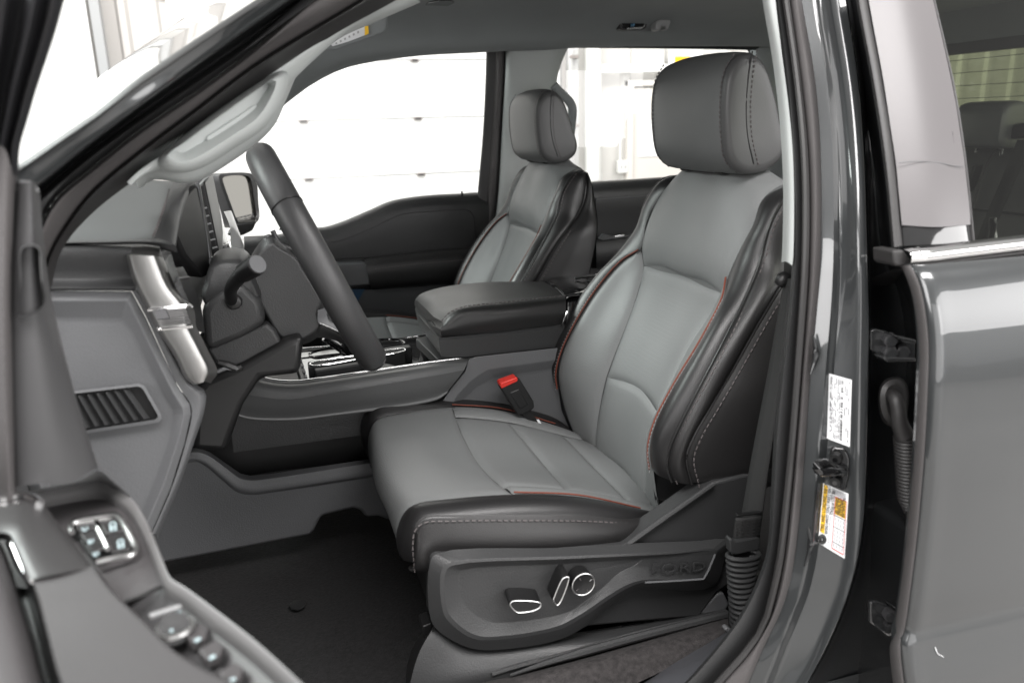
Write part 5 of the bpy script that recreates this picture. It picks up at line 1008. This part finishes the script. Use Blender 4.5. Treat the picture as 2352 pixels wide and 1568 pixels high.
# ================================================================ driver door, swung open at the left
fd = thing('driver_door', 'open driver door in the left foreground with armrest, switches and window frame', 'car door', (-.25, -.95, .75))
brown = mat('foreground_trim', (.065, .0615, .063), .5, bump=('noise', 800, .08), var=.05)
armm = mat('soft_armrest', (.05, .0475, .0487), .55, bump=('leather', 350, .10), var=.05)
def dY(x, y): return -.965-.00016*max(0, 300-x)
SH = [(-.33, -.93), (-.30, -1.10), (-.27, -1.30), (-.235, -1.55), (-.20, -1.80), (-.18, -1.95)]
loft('door_shell', [[np.array([x+o, y, z]) for x, y in SH] for z, o in ((.74, .02), (.80, 0), (1.0, -.012), (1.2, -.012), (1.33, 0), (1.37, .015))], PNT, fd, nu=20, nv=4, thick=.03)
# window frame of the open door: three ridges
FR = [(150, -20), (124, 75), (82, 202), (60, 277), (43, 337), (40, 380), (40, 430)]
Yf = lambda y: -1.02+.06*(y/400.0)
fl2 = lambda dx, o: [at(x+dx*(1-.55*max(0, y)/430.0), y, Y=Yf(y)+o) for x, y in FR]
loft('window_frame', [fl2(0, .03), fl2(0, 0), fl2(-26, -.006), fl2(-34, .004), fl2(-50, .0), fl2(-66, -.012), fl2(-82, -.004), fl2(-92, .01), fl2(-120, .006), fl2(-135, -.012), fl2(-200, -.012), fl2(-320, -.02)], mat('door_frame_black', (.02, .02, .022), .38, rvar=.06), fd, nu=40, nv=4)
# door edge strip at the far left and the upper trim with the speaker grille
loft('door_edge', [[at(x, y, Y=-.955) for x, y in ((-40, 340), (-40, 700), (-40, 1180))], [at(x, y, Y=-.985) for x, y in ((10, 340), (6, 700), (20, 1180))], [at(x, y, Y=-.98) for x, y in ((30, 400), (22, 700), (32, 1140))], [at(x, y, Y=-.95) for x, y in ((38, 400), (30, 700), (38, 1130))]], RUBB, fd, nu=20, nv=4)
TL = [(41, 420), (36, 520), (28, 650), (27, 900), (34, 1117)]
TM = [(70, 417), (72, 520), (72, 650), (84, 900), (90, 1110)]
TR = [(86, 428), (92, 520), (108, 660), (160, 885), (217, 1078)]
TR2 = [(92, 440), (98, 520), (114, 660), (167, 885), (224, 1082)]
ut = loft('upper_trim', [[at(x, y, Y=-.945) for x, y in TL], [at(x+3, y, Y=-.972) for x, y in TL], [at(x, y, Y=-.975) for x, y in TM], [at((x*.5+a*.5), y, Y=-.968) for (x, y), (a, b) in zip(TM, TR)], [at(x, y, Y=-.945) for x, y in TR], [at(x, y, Y=-.90) for x, y in TR2]], mat('upper_door_trim', (.06, .0595, .061), .5, bump=('noise', 800, .08), var=.05), fd, nu=40, nv=5)
plate('upper_trim_cap', [at(x, y, Y=-.955) for x, y in ((41, 421), (46, 414), (76, 416), (86, 430), (92, 442), (60, 440))], (-.02, .05, -.002), PGL, fd, bevel=.004)
GR = [(47, 570), (58, 562), (82, 562), (91, 570), (98, 640), (104, 694), (98, 708), (84, 718), (60, 726), (43, 728), (42, 720), (46, 650)]
gr = rings('tweeter_grille', [[at(x, y, Y=-.975) for x, y in GR], [at(x, y, Y=-.983) for x, y in GR], [at((x-72)*.92+72, (y-645)*.95+645, Y=-.983) for x, y in GR], [at((x-72)*.88+72, (y-645)*.93+645, Y=-.966) for x, y in GR]], GBK, fd, n=50)
# lip around the switch panel
ZL = 1.27
LIP = [(-60, 1155), (0, 1144), (90, 1130), (199, 1110), (232, 1111), (270, 1126), (300, 1146), (322, 1172), (349, 1226), (372, 1282), (390, 1325), (400, 1338), (424, 1352), (500, 1408), (588, 1477), (700, 1580), (800, 1680)]
dn = lambda L, d: [p+np.array([0, 0, -d]) for p in L]
lip0 = onZ([(x+2, y-4) for x, y in LIP], ZL); 
inw = np.array([-.010, -.012, 0])
L_in = onZ([(-60, 1172), (0, 1162), (90, 1148), (199, 1129), (230, 1129), (262, 1143), (288, 1162), (308, 1186), (334, 1238), (357, 1294), (376, 1340), (388, 1355), (414, 1370), (488, 1426), (574, 1494), (684, 1596), (784, 1696)], ZL-.004)
lip = loft('panel_lip', [dn(lip0, .12), dn(lip0, .02), [p+np.array([0, 0, -.004]) for p in lip0], [p*.7+q*.3+np.array([0, 0, .003]) for p, q in zip(lip0, L_in)], [p*.2+q*.8+np.array([0, 0, .002]) for p, q in zip(lip0, L_in)], L_in, dn(L_in, .008)], mat('pale_lip', (.17, .167, .168), .45), fd, nu=80, nv=4)
# a dark crease just behind the lip, and the trim running up to the upper panel
loft('lip_skirt', [[at(x, y, Y=-.955) for x, y in ((20, 1135), (90, 1122), (180, 1104), (224, 1080), (260, 1105), (300, 1140))], onZ([(20, 1146), (90, 1134), (190, 1116), (232, 1112), (270, 1130), (300, 1150)], ZL-.012)], PGL, fd, nu=24, nv=4)
# switch panel surface
pin = onZ([(-80, 1172), (0, 1162), (90, 1148), (199, 1129), (230, 1129), (262, 1143), (288, 1162), (308, 1186), (334, 1238), (357, 1294), (376, 1340)], ZL-.010)
pout = onZ([(-80, 1330), (0, 1340), (20, 1345), (60, 1350), (90, 1355), (120, 1360), (150, 1365), (180, 1372), (215, 1378), (240, 1384), (266, 1390)], ZL-.020)
loft('switch_panel', [pin, pout], brown, fd, nu=40, nv=6)
p2in = onZ([(376, 1340), (388, 1355), (414, 1370), (488, 1426), (574, 1494), (684, 1596), (784, 1696)], ZL-.010)
p2out = onZ([(256, 1388), (270, 1398), (290, 1415), (350, 1480), (430, 1570), (520, 1680), (600, 1760)], ZL-.030)
loft('window_switch_panel', [p2in, p2out], mat('lower_switch_plastic', (.06, .0585, .06), .45, bump=('noise', 800, .08)), fd, nu=30, nv=5)
tube('panel_seam', onZ([(284, 1381), (330, 1366), (378, 1346)], ZL-.009), .0010, PDK, fd, n=6)
# lock and memory buttons
Zb = ZL-.004
FRM = [(160, 1212), (163, 1204), (172, 1199), (215, 1190), (262, 1184), (275, 1190), (284, 1203), (312, 1256), (311, 1266), (302, 1273), (262, 1281), (221, 1291), (200, 1270), (180, 1240)]
sk = plate('lock_switch_frame', onZ([(x*1.02-4, (y-1236)*1.06+1233) for x, y in FRM], Zb-.007), (0, 0, .002), PDK, fd, bevel=.001)
tube('chrome_surround', onZ([(166, 1222), (162, 1208), (168, 1201), (215, 1191), (262, 1185), (275, 1191), (284, 1204), (311, 1256), (311, 1266), (303, 1273), (262, 1281), (221, 1291)], Zb-.001), .0021, SCH, sk, n=8, res=60)
tube('chrome_bar', onZ([(225, 1213), (235, 1232), (248, 1260)], Zb+.0005), .0021, SCH, sk, n=8)
def btn(L, icon=None):
    b = plate('switch_button', onZ(L, Zb-.004), (0, 0, .003), mat('button_plastic', (.025, .024, .0245), .4) if 'button_plastic' not in bpy.data.materials else bpy.data.materials['button_plastic'], sk, bevel=.0012)
    return b
bs = [btn([(170, 1206), (214, 1196), (226, 1216), (180, 1227)]), btn([(182, 1230), (228, 1219), (238, 1239), (196, 1250)]), btn([(198, 1253), (240, 1242), (250, 1264), (212, 1276)]),
      btn([(220, 1195), (262, 1187), (272, 1192), (291, 1224), (244, 1234), (230, 1208)]), btn([(246, 1238), (293, 1228), (307, 1258), (300, 1268), (256, 1276), (250, 1260)])]
Zi = Zb+.0003
def ico(L, b): plate('button_print', onZ(L, Zi), (0, 0, .0006), ICE, b, bevel=0)
for b, (cx_, cy_), nbr in zip(bs[:3], ((193, 1214), (206, 1243), (218, 1272)), '123'):
    ico([(cx_-6, cy_-2), (cx_-4, cy_-3), (cx_-1, cy_+3), (cx_+5, cy_+2), (cx_+6, cy_+5), (cx_-3, cy_+6)], b); ico([(cx_+6, cy_-4), (cx_+9, cy_-5), (cx_+10, cy_+1), (cx_+7, cy_+2)], b)
    text('button_number', nbr, onZ([(cx_+1, cy_-2)], Zi)[0], onZ([(cx_+20, cy_-6)], Zi)[0]-onZ([(cx_+1, cy_-2)], Zi)[0], onZ([(cx_-3, cy_-12)], Zi)[0]-onZ([(cx_+1, cy_-2)], Zi)[0], .004, ICE, b, align='CENTER')
for b, (cx_, cy_), op in ((bs[3], (259, 1211), 6), (bs[4], (277, 1251), 0)):
    ico([(cx_-8, cy_-1), (cx_+8, cy_-4), (cx_+10, cy_+6), (cx_-6, cy_+9)], b)
    tube('button_print', onZ([(cx_-6, cy_-2), (cx_-6, cy_-9), (cx_+1, cy_-13), (cx_+6, cy_-10), (cx_+6+op*.2, cy_-4-op*.4)], Zi), .0006, ICE, b, n=5, res=14)
    plate('button_dot', onZ([(cx_-1, cy_+1), (cx_+3, cy_), (cx_+4, cy_+4), (cx_, cy_+5)], Zi+.0008), (0, 0, .0004), PDK, b, bevel=0)
# mirror control and window switches further back
mk = tube('mirror_control', [onZ([(400, 1445)], ZL-.018)[0], onZ([(400, 1443)], ZL-.008)[0]], [.0105, .0095], PD, fd, n=30)
cK = onZ([(402, 1441)], ZL-.0078)[0]
tube('chrome_surround', [cK+0.0100*np.array([math.cos(a), math.sin(a), 0]) for a in np.linspace(0, 2*math.pi, 40, endpoint=False)], .0015, SCH, mk, n=6, closed=True)
for dx, dy in ((-12, -2), (12, -5), (2, 10)): plate('button_print', onZ([(392+dx-4, 1438+dy-2), (392+dx+3, 1438+dy-4), (392+dx+4, 1438+dy+2), (392+dx-3, 1438+dy+4)], ZL-.0075), (0, 0, .0005), ICE, mk, bevel=0)
plate('bezel_rib', onZ([(342, 1417), (414, 1394), (420, 1399), (346, 1424)], ZL-.006), (0, 0, .003), PGL, fd, bevel=.001)
def wsw(c, l):
    L = [(c[0]-26, c[1]+6), (c[0]+14, c[1]-18), (c[0]+34, c[1]-4), (c[0]+24, c[1]+18), (c[0]-8, c[1]+28)]
    w = plate('window_switch', onZ(L, ZL-.018), (0, 0, .007), brown, fd, bevel=.0012)
    plate('button_print', onZ([(c[0]-4, c[1]+2), (c[0]+8, c[1]-4), (c[0]+12, c[1]), (c[0]-1, c[1]+8)], ZL-.0107), (0, 0, .0006), ICE, w, bevel=0)
    plate('switch_gap', onZ([(c[0]+26, c[1]+20), (c[0]+36, c[1]-2), (c[0]+40, c[1]), (c[0]+30, c[1]+24)], ZL-.016), (0, 0, .002), PDK, w, bevel=0)
wsw((450, 1468), 0); wsw((484, 1508), 0); wsw((530, 1560), 0)
plate('button_print', onZ([(402, 1412), (416, 1409), (418, 1413), (404, 1416)], ZL-.010), (0, 0, .003), ICE, fd, bevel=0)
# pull handle insert and armrest, nearer the camera and higher
Zh = 1.295
hn = loft('pull_handle', [onZ([(-60, 1158), (0, 1150), (70, 1142), (92, 1150), (130, 1196), (176, 1252), (212, 1300)], Zh-.004), onZ([(-60, 1172), (0, 1162), (60, 1156), (80, 1164), (116, 1212), (160, 1266), (200, 1306)], Zh+.002), onZ([(-60, 1230), (0, 1222), (22, 1226), (34, 1246), (52, 1284), (64, 1310), (72, 1330)], Zh+.004), onZ([(-60, 1250), (-10, 1240), (14, 1240), (26, 1258), (44, 1296), (56, 1322), (64, 1340)], Zh-.010)], mat('brushed_graphite', (.04, .0385, .039), .42, metal=.2, bump=('brush', 20, .1)), fd, nu=40, nv=5)
tube('handle_chrome', onZ([(0, 1150), (40, 1140), (64, 1140), (84, 1148), (92, 1156)], Zh+.001), .0032, CHR, hn, n=8, res=24)
tube('handle_chrome', onZ([(30, 1250), (48, 1290), (62, 1318), (70, 1334)], Zh), .002, CHR, hn, n=8, res=20)
loft('armrest', [onZ([(74, 1330), (140, 1318), (214, 1300)], Zh-.012), onZ([(74, 1332), (140, 1320), (212, 1302)], Zh+.002), onZ([(90, 1370), (165, 1362), (248, 1352)], Zh+.002), onZ([(110, 1450), (210, 1440), (322, 1424)], Zh), onZ([(140, 1560), (270, 1530), (420, 1512)], Zh-.002), onZ([(200, 1680), (420, 1640), (620, 1600)], Zh-.004), onZ([(300, 1820), (600, 1760), (820, 1700)], Zh-.006)], armm, fd, nu=20, nv=6)
AE = [(212, 1300), (248, 1352), (322, 1424), (420, 1512), (620, 1600), (820, 1700)]
loft('armrest_side', [onZ(AE, Zh-.002), onZ([(x+6, y+1) for x, y in AE], Zh-.008), onZ([(x+14, y+6) for x, y in AE], Zh-.03)], armm, fd, nu=30, nv=4)
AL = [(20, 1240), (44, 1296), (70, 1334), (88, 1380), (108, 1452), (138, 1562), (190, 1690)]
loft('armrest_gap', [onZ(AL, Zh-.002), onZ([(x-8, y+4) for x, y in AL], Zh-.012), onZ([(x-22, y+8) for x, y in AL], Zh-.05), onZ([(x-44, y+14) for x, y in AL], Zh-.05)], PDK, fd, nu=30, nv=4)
BL_ = [(-60, 1180), (-10, 1250), (20, 1330), (40, 1400), (60, 1470), (85, 1568), (120, 1700)]
loft('door_upper_roll', [onZ([(x+14, y) for x, y in BL_], Zh-.03), onZ(BL_, Zh+.0), onZ([(x-30, y) for x, y in BL_], Zh+.012), onZ([(x-70, y+10) for x, y in BL_], Zh+.014), onZ([(x-140, y+10) for x, y in BL_], Zh+.014)], brown, fd, nu=30, nv=5)
plate('carpet_grommet', onZ([(664, 1390), (674, 1380), (690, 1378), (704, 1382), (700, 1394), (684, 1402), (670, 1400)], .782), (0, 0, .002), PDK, cab, bevel=.0008)
